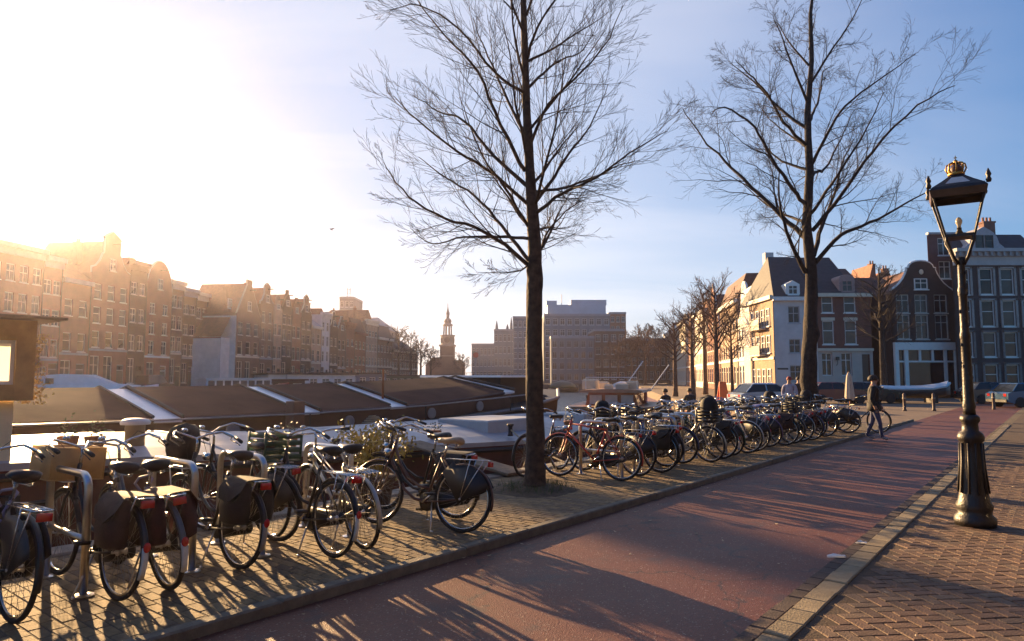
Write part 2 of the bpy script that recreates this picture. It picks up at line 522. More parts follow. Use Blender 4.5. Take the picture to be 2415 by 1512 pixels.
# coping stones of the quay edge and the wall below it
edge = struct('quay_wall', MB().slab([stq(S0 - 15, QE - 0.2), stq(S1, QE - 0.2), stq(S1, QE - 0.02), stq(S0 - 15, QE - 0.02)], -2.4, Q_Z - 0.1), m_wall)
cp = MB().cbox(-0.595, 0.595, 0, 0.36, -0.18, 0, 0.02).mesh('coping_stone', mat('coping_stone', (0.2, 0.18, 0.15), 0.85, var=0.3, scale=6, bump=0.3, rndvar=0.15))
for i in range(24):
    obj('coping_stone', cp, edge, ST(-1.0 + i * 1.2, QE - 0.215, Q_Z + 0.02), (random.uniform(-0.006, 0.006), 0, ST_ROT))
# tree pit with soil, grass tufts
pit = MB(); ring = [(0.0, 0.03)] + []
vs = [(0, 0, 0.075)]; fs = []
for r_, z in ((0.3, 0.06), (0.5, 0.03), (0.66, -0.01)):
    for k in range(20):
        a = k * math.pi / 10; rr = r_ * (1 + random.uniform(-0.07, 0.07))
        vs.append((rr * math.cos(a), rr * math.sin(a), z + random.uniform(-0.012, 0.012)))
for k in range(20): fs.append((0, 1 + k, 1 + (k + 1) % 20))
for b_ in range(2):
    for k in range(20):
        fs.append((1 + b_ * 20 + k, 21 + b_ * 20 + k, 21 + b_ * 20 + (k + 1) % 20, 1 + b_ * 20 + (k + 1) % 20))
pit.add(vs, fs)
struct('tree_pit_ground', pit, m_earth, loc=ST(8.2, 6.13, Q_Z), smooth=True)
gr = MB(); rg = random.Random(3)
for i in range(900):
    a, d = rg.uniform(0, 6.28), abs(rg.gauss(0.34, 0.16))
    x, y = d * math.cos(a), d * math.sin(a); h = rg.uniform(0.03, 0.1); b_ = rg.uniform(0, 6.28); lx, ly = rg.uniform(-.04, .04), rg.uniform(-.04, .04)
    wx, wy = 0.004 * math.cos(b_), 0.004 * math.sin(b_)
    gr.add([(x - wx, y - wy, 0.03), (x + wx, y + wy, 0.03), (x + lx, y + ly, 0.04 + h)], [(0, 1, 2)])
part('grass', gr, mat('grass', (0.06, 0.085, 0.02), 0.7, var=0.3), None, loc=ST(8.2, 6.13, Q_Z), label='short tufts of grass round the foot of the nearest tree', cat='grass', kind='stuff')
# ================================================================== BUILDINGS
BR = lambda name, c, v=0.22: mat(name, c, 0.88, var=v, scale=1.3, bump=0.25, bscale=10)
m_white = mat('white_paint', (0.74, 0.73, 0.7), 0.55, var=0.06, scale=3)
m_cream = mat('cream_paint', (0.62, 0.55, 0.43), 0.6, var=0.1, scale=2)
m_grey_p = mat('grey_paint', (0.4, 0.4, 0.41), 0.6, var=0.1, scale=2)
m_slate = mat('slate_roof', (0.034, 0.032, 0.036), 0.7, var=0.3, scale=2.5, bump=0.4, bscale=18)
m_tile = mat('red_roof_tiles', (0.26, 0.1, 0.055), 0.8, var=0.3, scale=2.5, bump=0.4, bscale=18)
m_brown_t = mat('brown_roof_tiles', (0.13, 0.06, 0.045), 0.8, var=0.3, scale=2.5, bump=0.4, bscale=18)
m_lead = mat('lead_grey', (0.3, 0.31, 0.33), 0.6, var=0.15, scale=2)
m_pane = glass('window_pane', (0.014, 0.016, 0.022))
m_pane2 = glass('window_pane_curtain', (0.05, 0.05, 0.052), 0.12)
m_dkwood = mat('dark_green_door', (0.03, 0.035, 0.03), 0.45, var=0.2)
m_brick_r = BR('brick_red', (0.23, 0.09, 0.06)); m_brick_b = BR('brick_brown', (0.15, 0.085, 0.062)); m_brick_d = BR('brick_dark', (0.052, 0.036, 0.033), 0.2)
m_brick_o = BR('brick_orange', (0.33, 0.15, 0.09)); m_brick_p = BR('brick_pale', (0.36, 0.25, 0.18)); m_ochre = mat('ochre_stucco', (0.33, 0.205, 0.125), 0.8, var=0.15, scale=1.5)
m_stucco = mat('white_stucco', (0.6, 0.57, 0.55), 0.8, var=0.12, scale=1.2)
m_chim = BR('chimney_brick', (0.2, 0.1, 0.075))
m_pot = mat('chimney_pot', (0.3, 0.14, 0.08), 0.8)

_wcache = {}
def window_meshes(w, h, style, fm, pm):
    key = (round(w, 3), round(h, 3), style, fm.name, pm.name)
    if key in _wcache: return _wcache[key]
    f = MB(); b = 0.075 if w > 0.7 else 0.055
    f.box(0, b, 0, 0.1, 0, h); f.box(w - b, w, 0, 0.1, 0, h)
    f.box(b, w - b, 0, 0.1, 0, b); f.box(b, w - b, 0, 0.1, h - b, h)
    if style in ('sash', 'six'):
        f.box(b, w - b, 0.02, 0.09, h * 0.56, h * 0.56 + 0.06)
    if style in ('cross', 'six'):
        f.box(w / 2 - 0.03, w / 2 + 0.03, 0.03, 0.085, b, h - b)
    if style == 'cross':
        f.box(b, w / 2 - 0.03, 0.02, 0.09, h * 0.66, h * 0.66 + 0.06); f.box(w / 2 + 0.03, w - b, 0.02, 0.09, h * 0.66, h * 0.66 + 0.06)
    f.box(-0.09, w + 0.09, -0.1, 0.02, -0.1, -0.003)                      # sill
    g = MB().add([(b * .5, 0.055, b * .5), (w - b * .5, 0.055, b * .5), (w - b * .5, 0.055, h - b * .5), (b * .5, 0.055, h - b * .5)], [(0, 1, 2, 3)])
    _wcache[key] = (f.mesh('window', fm), g.mesh('pane', pm))
    return _wcache[key]
def add_window(parent, x, z, w, h, style='sash', y=0.07, fm=None, pm=None, name='window'):
    fm = fm or m_white
    pm = pm or (m_pane2 if random.random() < 0.3 else m_pane)
    a, g = window_meshes(w, h, style, fm, pm)
    o = obj(name, a, parent, (x, y, z))
    obj('pane', g, o)
    return o
def holed_wall(mb, W, z0, z1, holes, y=0.0, rev=0.16, T=0.3):
    """front wall sheet at y with rectangular openings and their reveals"""
    xs = sorted({0.0, W, *[v for h in holes for v in (h[0], h[0] + h[2])]})
    zs = sorted({z0, z1, *[v for h in holes for v in (h[1], h[1] + h[3])]})
    inside = lambda x, z: any(h[0] < x < h[0] + h[2] and h[1] < z < h[1] + h[3] for h in holes)
    for i in range(len(xs) - 1):
        for j in range(len(zs) - 1):
            if inside((xs[i] + xs[i + 1]) / 2, (zs[j] + zs[j + 1]) / 2): continue
            mb.add([(xs[i], y, zs[j]), (xs[i + 1], y, zs[j]), (xs[i + 1], y, zs[j + 1]), (xs[i], y, zs[j + 1])], [(0, 1, 2, 3)])
    for x, z, w, h in holes:
        a = [(x, y, z), (x + w, y, z), (x + w, y, z + h), (x, y, z + h)]
        b = [(q[0], y + rev, q[2]) for q in a]
        mb.add(a + b, [(0, 4, 5, 1), (1, 5, 6, 2), (2, 6, 7, 3), (3, 7, 4, 0)])
    return mb

def gable_outline(kind, W, H, G):
    """outline above the eaves (from right shoulder over the top to the left shoulder)"""
    c = W / 2
    def mirror(r): return r + [(W - x, z) for x, z in reversed(r)]
    if kind == 'bell':
        r = [(W, H), (W, H + G * .08)]
        for k in range(9):
            a = k / 8; r.append((W - (W * .3) * math.sin(a * math.pi / 2) - .0, H + G * (.1 + .55 * (1 - math.cos(a * math.pi / 2)))))
        for k in range(1, 7):
            a = k / 6 * math.pi / 2; r.append((c + W * .2 * math.cos(a), H + G * (.72 + .28 * math.sin(a))))
        return mirror(r)
    if kind == 'neck':
        return mirror([(W, H), (W, H + G * .12), (W * .9, H + G * .16), (W * .8, H + G * .3), (W * .74, H + G * .45), (W * .7, H + G * .5), (W * .7, H + G * .82), (W * .73, H + G * .84), (c, H + G)])
    if kind == 'spout':
        return mirror([(W, H), (W * .58, H + G * .88), (W * .6, H + G * .9), (W * .6, H + G)])
    if kind == 'step':
        r = []
        for k in range(5):
            x = W - k * W * .1; r += [(x, H + G * k * .2), (x, H + G * (k + 1) * .2)]
        return mirror(r)
    if kind == 'round':
        r = [(W, H)]
        for k in range(1, 9):
            a = k / 8 * math.pi / 2; r.append((c + c * math.cos(a), H + G * math.sin(a)))
        return mirror(r)
    if kind == 'point':
        return mirror([(W, H), (c, H + G)])
    return None

def chimney(parent, x, y, z, w=0.7, d=0.5, h=1.6, pots=2):
    m = MB().box(x - w / 2, x + w / 2, y - d / 2, y + d / 2, z - 1.0, z + h).box(x - w / 2 - .06, x + w / 2 + .06, y - d / 2 - .06, y + d / 2 + .06, z + h + .002, z + h + .14)
    c = part('chimney', m, m_chim, parent)
    pm = MB()
    for k in range(pots): pm.lathe([(.11, 0), (.09, .35), (.11, .4)], 8, (x + (k - (pots - 1) / 2) * .32, y, z + h + .142))
    part('chimney_pot', pm, m_pot, c)

def house(name, label, loc, rot, W, D, H, floors, cols, wall, gable='cornice', G=3.0, roof=None, trim=None, base=None, win=(1.05, 1.7), style='sash', fm=None, door=True, group=None, gf_h=3.6, chims=1, attic=True, hoist=True, roof_h=None, base_wall=None, ww_top=None, side_windows=0):
    roof = roof or m_tile; trim = trim or m_white
    t = thing(name, label, 'house', loc, rot, group)
    fh = (H - gf_h - 0.5) / max(1, floors)
    holes = []; spec = []
    ww, wh = win
    for f in range(floors):
        h_ = min(wh * (1 - 0.1 * f), fh * .68)
        z = gf_h + 0.35 + f * fh
        for k in range(cols):
            x = W * (k + .5) / cols - ww / 2
            holes.append((x, z, ww, h_)); spec.append((x, z, ww, h_, style))
    # ground floor
    gw = min(W / (cols + .3), 1.5)
    dcol = cols - 1 if door else -1
    for k in range(cols):
        xc = W * (k + .5) / cols
        if k == dcol:
            holes.append((xc - .55, 0.25, 1.1, 2.7))
        else:
            holes.append((xc - gw / 2 + .1, 0.9, gw - .2, gf_h - 1.45)); spec.append((xc - gw / 2 + .1, 0.9, gw - .2, gf_h - 1.45, 'cross'))
    fr = MB()
    holed_wall(fr, W, 0, H, holes)
    fr.add([(0, 0, 0), (0, D, 0), (0, D, H), (0, 0, H)], [(0, 3, 2, 1)]); fr.add([(W, 0, 0), (W, D, 0), (W, D, H), (W, 0, H)], [(0, 1, 2, 3)])
    fr.add([(0, D, 0), (W, D, 0), (W, D, H), (0, D, H)], [(0, 3, 2, 1)]); fr.add([(0, 0, H - .02), (W, 0, H - .02), (W, D, H - .02), (0, D, H - .02)], [(0, 1, 2, 3)])
    part('wall', fr, wall, t)
    if base_wall:
        bb = MB(); bh = [h for h in holes if h[1] < gf_h - .5]
        holed_wall(bb, W, 0, gf_h, bh, y=-0.05, rev=.05)
        bb.add([(0, -.05, gf_h), (W, -.05, gf_h), (W, 0, gf_h), (0, 0, gf_h)], [(0, 1, 2, 3)]); bb.add([(0, -.05, 0), (0, 0, 0), (0, 0, gf_h), (0, -.05, gf_h)], [(0, 1, 2, 3)])
        part('stucco_base', bb, base_wall, t)
    for x, z, w, h_, s_ in spec: add_window(t, x, z, w, h_, s_, fm=fm)
    if door:
        xc = W * (dcol + .5) / cols
        d = part('door', MB().box(xc - .5, xc + .5, .09, .14, .27, 2.3), m_dkwood, t)
        part('door_frame', MB().box(xc - .55, xc - .5, .05, .15, .25, 2.95).box(xc + .5, xc + .55, .05, .15, .25, 2.95).box(xc - .5, xc + .5, .05, .15, 2.3, 2.4).box(xc - .5, xc + .5, .05, .15, 2.88, 2.95), trim, t)
        part('fanlight', MB().add([(xc - .5, .1, 2.4), (xc + .5, .1, 2.4), (xc + .5, .1, 2.88), (xc - .5, .1, 2.88)], [(0, 1, 2, 3)]), m_pane, t)
        part('step', MB().box(xc - .7, xc + .7, -.6, -.003, 0, .12).box(xc - .7, xc + .7, -.3, -.002, .121, .25), m_lead, t)
    part('string_course', MB().box(-.02, W + .02, -.09, -.052 if base_wall else -.003, gf_h - .02, gf_h + .2), trim, t)
    ol = gable_outline(gable, W, H, G)
    rh = roof_h if roof_h is not None else (G * .8 if ol else 2.6)
    if ol:
        part('gable', MB().prism([(0, H - .01)] + [(W, H - .01)] + ol[1:-1] if ol[0][1] == H else [(0, H), (W, H)] + ol, -.002, .3), wall, t)
        part('gable_coping', MB().tube([(x, .12, z + .03) for x, z in ol], .13, 5), trim, t)
        m = MB(); m.prism([(0.05, H - .05), (W - .05, H - .05), (W / 2, H + rh)], .32, D - .05)
        part('roof', m, roof, t)
        if attic: add_window(t, W / 2 - .45, H + G * .12, .9, min(1.3, G * .34), 'six', y=-.07, fm=fm)
        if hoist: part('hoist_beam', MB().box(W / 2 - .07, W / 2 + .07, -.9, -.01, H + G * .7, H + G * .7 + .16), m_dkwood, t)
    elif gable == 'side':       # ridge parallel to the street
        m = MB(); P = [(0, -.25, H), (W, -.25, H), (W, D * .45, H + G), (0, D * .45, H + G), (0, D, H), (W, D, H)]
        m.add(P, [(0, 1, 2, 3), (3, 2, 5, 4), (0, 3, 4), (1, 5, 2)])
        part('roof', m, roof, t)
        part('cornice', MB().box(-.05, W + .05, -.4, -.003, H - .45, H - .02), trim, t)
    elif gable == 'mansard':
        m = MB(); y1, z1 = 1.1, H + G
        m.add([(0, -.05, H), (W, -.05, H), (W, y1, z1), (0, y1, z1), (0, D, z1), (W, D, z1), (W, D, H), (0, D, H)], [(0, 1, 2, 3), (3, 2, 5, 4), (0, 3, 4, 7), (1, 6, 5, 2), (4, 5, 6, 7)])
        part('roof', m, roof, t)
        part('cornice', MB().box(-.05, W + .05, -.45, -.003, H - .5, H - .02), trim, t)
    else:                       # straight cornice
        part('cornice', MB().box(-.06, W + .06, -.5, .25, H + .001, H + .45).box(-.02, W + .02, -.2, -.004, H - .6, H - .002), trim, t)
        m = MB().prism([(0.3, H - .05), (W - .3, H - .05), (W / 2 + .4, H + rh), (W / 2 - .4, H + rh)], .9, D)
        part('roof', m, roof, t)
    for k in range(chims):
        chimney(t, W * (.12 if k % 2 == 0 else .88), D * (.3 + .25 * k), H + rh * .5, h=1.3 + .3 * (k % 2), pots=2 + k % 2)
    if name == 'canal_house': part('downpipe', MB().tube([(W - .06, -.07, .1), (W - .06, -.07, H - .1)], .05, 5), m_dkwood, t)
    t['dims'] = [W, D, H]
    return t
def dormer(t, x, z, w, h, y, arch=False, fm=None, depth=2.2):
    m = MB()
    top = [(x + w, z + h)]
    if arch:
        for k in range(1, 8):
            a = math.pi * k / 8; top.append((x + w / 2 + w / 2 * math.cos(a), z + h + w * .32 * math.sin(a)))
    else: top.append((x + w / 2, z + h + w * .28))
    m.prism([(x, z), (x + w, z)] + top + [(x, z + h)], y, y + depth)
    d = part('dormer', m, fm or m_white, t)
    add_window(t, x + w * .16, z + h * .12, w * .68, h * .8, 'six', y=y - .06, fm=fm)
    return d

# ---- row on the far bank, seen against the sun
DL = 0.147
ang = math.atan(DL)
ROT_L = R(90) - ang
def rowY(x, X0): return -X0 / (DL - (x - 1207.5) / 1610)
def left_house(label, xa, xb, ytop, gable, wall, X0=-54.4, Gf=0.22, **kw):
    Ya, Yb = rowY(xa, X0), rowY(xb, X0)
    W = (Yb - Ya) / math.cos(ang) - .02
    Ym = (Ya + Yb) / 2
    top = EYE + (890 - ytop) / 1610 * Ym
    G = {'cornice': .45, 'mansard': 2.8, 'side': 3.0}.get(gable, max(2.2, min(top * Gf, W * .85)))
    H = top - G - .1
    fl = max(2, int(round((H - 3.8) / 3.1)))
    cols = kw.pop('cols', max(2, int(round(W / 1.9))))
    lr = random.Random(int(xa * 7 + 400))
    kw.setdefault('gf_h', lr.uniform(3.1, 4.5)); kw.setdefault('win', (lr.uniform(.85, 1.2), lr.uniform(1.45, 2.05))); kw.setdefault('style', lr.choice(['sash', 'six', 'cross'])); kw.setdefault('trim', lr.choice([m_white, m_lead, wall, m_cream]))
    return house('canal_house', label, (X0 + DL * Ya, Ya, .15), ROT_L, W, kw.pop('D', 9.0), H, fl, cols, wall, gable, G, group='houses along the sunlit far bank', fm=kw.pop('fm', mat('weathered_cream', (.6, .55, .48), .6)), **kw)
LG = 'canal houses on the far bank'
left_house('broad pinkish brick house at the very edge, beside the low notch with the sun', -75, 93, 572, 'cornice', m_brick_o, cols=5, roof_h=.6, chims=0)
left_house('low brick house in the roof notch where the sun stands', 93, 138, 606, 'cornice', m_brick_o, roof_h=.3, chims=0)
left_house('wide hazy brick house left of the tall neck gable', 138, 208, 590, 'side', m_brick_r, roof=m_tile, chims=0)
left_house('tallest house of the far bank, its neck gable topped by a chimney', 208, 300, 545, 'neck', m_brick_r, Gf=.3, D=8)
left_house('plain brick house with flat cornice right of the tallest gable', 300, 340, 618, 'cornice', m_brick_d, roof_h=1.0)
left_house('brick house with big white round gable on the far bank', 340, 401, 616, 'round', m_brick_r, Gf=.25, trim=m_white)
left_house('narrow brick house just right of the round gable', 401, 428, 664, 'cornice', m_brick_b, roof_h=.8)
left_house('narrow brown house with white window frames below a straight cornice', 428, 459, 682, 'cornice', m_brick_d, roof_h=.8, chims=0)
left_house('lower brick house with white ground floor windows before the white side wall', 459, 486, 692, 'cornice', m_brick_b, roof_h=.5, base_wall=m_white, chims=0)
X2 = -49.6
b8 = left_house('gabled house with white side wall and wide orange tiled roof', 556, 612, 662, 'spout', m_brick_b, X2, Gf=.32, D=7.2, roof=m_tile, roof_h=4.4)
W8, D8, H8 = b8['dims']
part('side_wall', MB().box(-.05, -.004, .05, D8 - .1, 0, H8 - .3), m_stucco, b8)
add_window(b8, 0, 0, .9, 1.3, 'cross').location = (-.12, 1.2, H8 + .7)
lean = MB().add([(-2.2, .8, H8 - 3.2), (-2.2, D8 - .2, H8 - 3.2), (-.06, D8 - .2, H8 - .5), (-.06, .8, H8 - .5)], [(0, 3, 2, 1)]).box(-2.1, -.06, .9, D8 - .3, 0, H8 - 3.25)
part('annex', lean, [m_tile], b8)
def facade_annex():
    m = MB().box(-2.12, -2.102, .92, D8 - .32, 0.0, H8 - 3.4).box(-2.11, -.06, .86, .898, 0, H8 - 3.3); part('annex_wall', m, m_stucco, b8)
facade_annex()
left_house('slender house with tall ornate neck gable beside the orange roof', 612, 643, 668, 'neck', m_brick_b, X2, Gf=.34, trim=m_lead)
left_house('narrow house with bell gable second from the ornate neck gable', 643, 664, 698, 'bell', m_brick_p, X2)
left_house('dark narrow house with spout gable in mid row', 664, 687, 686, 'spout', m_brick_d, X2, chims=2)
left_house('brown house with step gable in mid row', 687, 709, 704, 'step', m_brick_r, X2, chims=2)
left_house('brick house with white neck gable before the pale roofs', 709, 733, 696, 'neck', m_brick_d, X2)
left_house('house with pale grey roof slope lit by the sky', 733, 757, 728, 'side', m_brick_p, X2, roof=m_lead)
left_house('white fronted narrow house among brown ones', 757, 777, 738, 'cornice', m_stucco, X2, roof_h=1.2)
left_house('dark brick house with bell gable near the slab tower', 777, 796, 736, 'bell', m_brick_d, X2)
left_house('white trimmed step gable house below the slab tower', 796, 815, 748, 'step', m_brick_b, X2)
left_house('brown cornice house right below the slab tower', 815, 836, 762, 'cornice', m_brick_r, X2)
left_house('house with red mansard roof beside the bare trees', 836, 862, 752, 'mansard', m_brick_r, X2, roof=m_brown_t)
left_house('pale house with cornice at the edge of the bare trees', 862, 890, 756, 'cornice', m_brick_p, X2)
left_house('brown house half hidden by the bare trees', 890, 925, 768, 'mansard', m_brick_b, X2, roof=m_slate)
left_house('last brown house of the row behind bare trees', 925, 985, 800, 'side', m_brick_b, X2, roof=m_slate)

# office slab behind the row, with masts
def block(name, label, xa, xb, ytop, Y, D, wall, cols, floors, cat='building', style='cross', fm=None, y0=0.2, ww=.62, roofm=None, rot=0.0, group=None):
    a, b = at(xa, 890, Y), at(xb, 890, Y); top = EYE + (890 - ytop) / 1610 * Y
    W = (b.x - a.x) / math.cos(rot)
    t = thing(name, label, cat, (a.x, Y, y0), rot, group)
    H = top - y0; fh = H / (floors + .25); holes = []
    for f in range(floors):
        for k in range(cols):
            cw = W / cols
            holes.append((cw * (k + .5) - cw * ww / 2, f * fh + fh * .3, cw * ww, fh * .58))
    m = MB(); holed_wall(m, W, 0, H, holes)
    m.add([(0, 0, 0), (0, D, 0), (0, D, H), (0, 0, H)], [(0, 3, 2, 1)]); m.add([(W, 0, 0), (W, D, 0), (W, D, H), (W, 0, H)], [(0, 1, 2, 3)])
    m.add([(0, D, 0), (W, D, 0), (W, D, H), (0, D, H)], [(0, 3, 2, 1)]); m.add([(0, 0, H), (W, 0, H), (W, D, H), (0, D, H)], [(0, 1, 2, 3)])
    part('wall', m, wall, t)
    for x, z, w, h in holes: add_window(t, x, z, w, h, style, fm=fm)
    part('parapet', MB().box(-.1, W + .1, -.12, -.004, H - .35, H + .25).box(-.1, -.002, -.003, D, H - .35, H + .25).box(W + .002, W + .1, -.003, D, H - .35, H + .25), roofm or m_lead, t)
    t['dims'] = [W, D, H]
    return t
t = block('slab_tower', 'grey slab tower with two masts rising behind the far bank houses', 797, 831, 701, 205, 12, mat('tower_concrete', (0.2, 0.2, 0.2), .9, var=.1, scale=.4), 3, 8)
W_, D_, H_ = t['dims']
for k in (.42, .62): part('mast', MB().tube([(W_ * k, 2, H_), (W_ * k, 2, H_ + 3.2)], .12, 6), m_lead, t)
part('mast_bracing', MB().tube([(W_ * .42, 2, H_ + 1.5), (W_ * .62, 2, H_ + 1.5)], .08, 5).tube([(W_ * .42, 2, H_ + 2.6), (W_ * .62, 2, H_ + 2.6)], .08, 5), m_lead, t)
t = block('large_hall', 'large pale hall with long hipped roof under the slab tower', 738, 915, 775, 215, 20, m_brick_p, 9, 4)
W_, D_, H_ = t['dims']
part('roof', MB().add([(0, 0, H_), (W_, 0, H_), (W_, 20, H_), (0, 20, H_), (2, 8, H_ + 4.2), (W_ - 5, 8, H_ + 4.2)], [(0, 1, 5, 4), (1, 2, 5), (2, 3, 4, 5), (3, 0, 4)]), m_lead, t)

# church tower at the end of the canal
tw = thing('church_tower', 'slim stone clock tower with open lantern and spire at the canal end', 'tower', at(1055, 890, 258) - Vector((0, 0, 1.6)))
m_tow = mat('tower_brick', (0.13, 0.085, 0.07), .9, var=.2, scale=.6); m_tows = mat('tower_stone', (0.23, 0.2, 0.18), .85, var=.2, scale=.6)
part('shaft', MB().box(-2.6, 2.6, -2.6, 2.6, 0, 13.2), m_tow, tw)
part('cornice', MB().box(-3.0, 3.0, -3.0, 3.0, 13.21, 13.8).box(-2.8, 2.8, -2.8, 2.8, 9.4, 9.8), m_tows, tw)
part('belfry', MB().lathe([(2.5, 13.82), (2.5, 17.0), (2.9, 17.1), (2.9, 17.5), (2.0, 17.6)], 8), m_tows, tw)
for k in range(4):
    a = k * math.pi / 2
    part('clock_face', MB().lathe([(1.15, 0), (1.15, .12)], 20), mat('clock_dark', (.03, .03, .035), .5), tw, loc=(2.42 * math.sin(a), -2.42 * math.cos(a), 15.6), rot=(R(90), 0, a))
lt = MB()
for k in range(8):
    a = k * math.pi / 4 + .39; lt.tube([(1.6 * math.cos(a), 1.6 * math.sin(a), 17.6), (1.45 * math.cos(a), 1.45 * math.sin(a), 21.0)], .24, 6)
lt.lathe([(2.0, 21.0), (1.9, 21.5), (1.2, 22.0), (1.5, 22.8), (1.15, 23.6), (.5, 24.0)], 8)
part('lantern', lt, m_tows, tw)
part('spire', MB().lathe([(.55, 23.9), (.6, 25.2), (.75, 25.8), (.45, 26.6), (.14, 28.2), (.06, 30.2)], 8).ball((0, 0, 29.0), .22, 8, 6), m_tows, tw)
part('annex', MB().prism([(-8, 0), (-2.62, 0), (-2.62, 6.5), (-2.62, 9), (-5.3, 9), (-8, 6.5)], -2, 4), m_tow, tw)
part('annex', MB().prism([(2.62, 0), (6.5, 0), (6.5, 7), (5.5, 8), (2.62, 8)], -2, 4), m_tow, tw)

# far end and mid-distance blocks
m_blue = mat('blue_grey_cladding', (0.36, 0.45, 0.53), .5, var=.1, scale=.5)
m_greyb = mat('grey_brick', (0.17, 0.2, 0.225), .9, var=.2, scale=.8)
block('gable_block', 'hazy grey building with small spires right of the clock tower', 1112, 1168, 812, 250, 14, m_greyb, 6, 3)
t = block('spired_building', 'distant building with pinnacles left of the big tree trunk', 1165, 1216, 778, 225, 14, m_greyb, 5, 4)
W_, D_, H_ = t['dims']
for k, hh in ((.12, 3.2), (.62, 2.0), (.8, 4.4), (.95, 3.0)): part('pinnacle', MB().lathe([(.5, H_), (.45, H_ + hh * .4), (.05, H_ + hh)], 6, (W_ * k, 1, 0)), m_greyb, t)
block('ornate_block', 'tall grey building hugging the left side of the big trunk', 1210, 1256, 748, 185, 12, m_greyb, 4, 6)
t = block('modern_block', 'stepped blue-grey modern block with glass top storeys', 1284, 1440, 742, 188, 16, m_greyb, 9, 6)
W_, D_, H_ = t['dims']
up = MB().box(1.0, W_ * .95, 1.4, 12, H_ + .26, H_ + 2.9); part('upper_storey', up, m_blue, t)
part('roof_plant', MB().box(W_ * .42, W_ * .97, 2.5, 11, H_ + 2.91, H_ + 4.4).box(W_ * .04, W_ * .2, 2, 9, H_ + 2.92, H_ + 4.1), m_blue, t)
part('antenna', MB().tube([(W_ * .28, 3, H_ + 2.9), (W_ * .28, 3, H_ + 6.0)], .1, 5), m_lead, t)
block('canal_front_block', 'grey canal front with tall white windows below the blue-grey block', 1300, 1402, 795, 168, 10, mat('grey_brick_b', (.15, .17, .19), .9, var=.2, scale=.8), 6, 4, fm=m_grey_p)
block('red_brick_block', 'brown brick block with three window bays beside the reddish trees', 1402, 1476, 778, 172, 14, m_brick_b, 4, 4)
block('brick_stack', 'plain orange-brown brick building end above the reddish trees', 1440, 1478, 738, 195, 10, m_brick_o, 3, 7)
block('low_roofs', 'long low brown houses behind the reddish bare trees', 1476, 1640, 800, 178, 12, m_brick_b, 12, 3)

# ---- sunlit row on the right bank (fronts face the sun)
RX, RY = 24.0, 62.0
def rY(x): return (RX - DL * RY) / ((x - 1207.5) / 1610 - DL)
def right_house(label, xa, xb, ytop, gable, wall, **kw):
    Ya, Yb = rY(xb), rY(xa)                 # near, far
    W = (Yb - Ya) / math.cos(ang) - .03
    Ym = Ya + (Yb - Ya) * .35
    top = EYE + (890 - ytop) / 1610 * Ym
    G = {'cornice': .45, 'mansard': 3.0, 'side': 3.2}.get(gable, max(2.4, W * .6))
    H = top - G - .1
    fl = max(2, int(round((H - 3.8) / 3.0)))
    return house('canal_house', label, (RX + DL * (Yb - RY), Yb, .02), R(-90) - ang, W, kw.pop('D', 8.0), H, fl, max(2, int(round(W / 2.0))), wall, gable, G, group='houses with sunlit fronts', **kw)
right_house('sunlit ochre corner house with warm lit front next to white wall', 1772, 1806, 668, 'cornice', m_ochre, roof=m_slate, roof_h=.4, D=4.0, chims=0)
right_house('sunlit white house with grey trim behind the corner house', 1742, 1772, 660, 'bell', m_stucco, roof=m_slate)
right_house('sunlit pale brick house with red domed roof behind bare tree', 1700, 1742, 655, 'mansard', m_brick_p, roof=m_brown_t)
right_house('tall brown house with steep red roof among the bare trunks', 1668, 1700, 662, 'point', m_brick_r, roof=m_brown_t)
right_house('sunlit cream house with cornice left of the steep red roof', 1640, 1668, 732, 'cornice', m_cream, roof=m_tile)
right_house('sunlit orange brick house partly behind trees on the right bank', 1618, 1640, 748, 'neck', m_brick_o, roof=m_tile)
right_house('small sunlit cream house far along the right bank', 1596, 1618, 760, 'cornice', m_cream, roof=m_slate)
right_house('last sunlit house of the right bank with a blank yellow end wall', 1568, 1596, 776, 'cornice', m_ochre, roof=m_slate)

# ---- houses facing the camera at the end of the street
HY = 60.0
def fx(x, Y=HY): return at(x, 890, Y).x
def fz(y, Y=HY): return EYE + (890 - y) / 1610 * Y
# white house with slate roof
x0, x1 = fx(1829), fx(1931)
t = thing('white_house', 'white stuccoed house with slate roof and small white dormer behind the right tree', 'house', (x0, HY, 0))
W = x1 - x0; H = fz(706)
holes = [(W * .34, fz(y), W * .27, fz(y2) - fz(y)) for y, y2 in ((762, 722), (833, 800), (898, 862))]
m = MB(); holed_wall(m, W, 0, H, holes); m.box(.002, W, .3, 8, 0, H - .01)
part('wall', m, m_stucco, t)
for q in holes: add_window(t, q[0], q[1], q[2], q[3], 'six', fm=m_grey_p)
part('gutter', MB().box(-.1, W, -.35, -.003, H - .12, H + .22), m_white, t)
zr = fz(604, HY + 5.2)
part('roof', MB().add([(0, -.1, H + .2), (W - .02, -.1, H + .2), (W - .02, 5.2, zr), (1.6, 5.2, zr), (0, 9, H + .2), (W - .02, 9, H)], [(0, 1, 2, 3), (3, 2, 5, 4), (0, 3, 4)]), m_slate, t)
dormer(t, W * .33, H + .35, 1.25, 1.05, .25)
part('chimney', MB().box(1.5, 2.3, 5.5, 6.2, H + 1, zr + .5), m_stucco, t)
part('side_wall', MB().box(-.06, -.004, -.04, 6.0, 0, H + .2), m_ochre, t)
part('side_cornice', MB().box(-.35, -.062, -.1, 6.1, H + .05, H + .4), m_cream, t); part('side_band', MB().box(-.16, -.064, -.06, 6.05, 3.3, 3.55), m_cream, t)
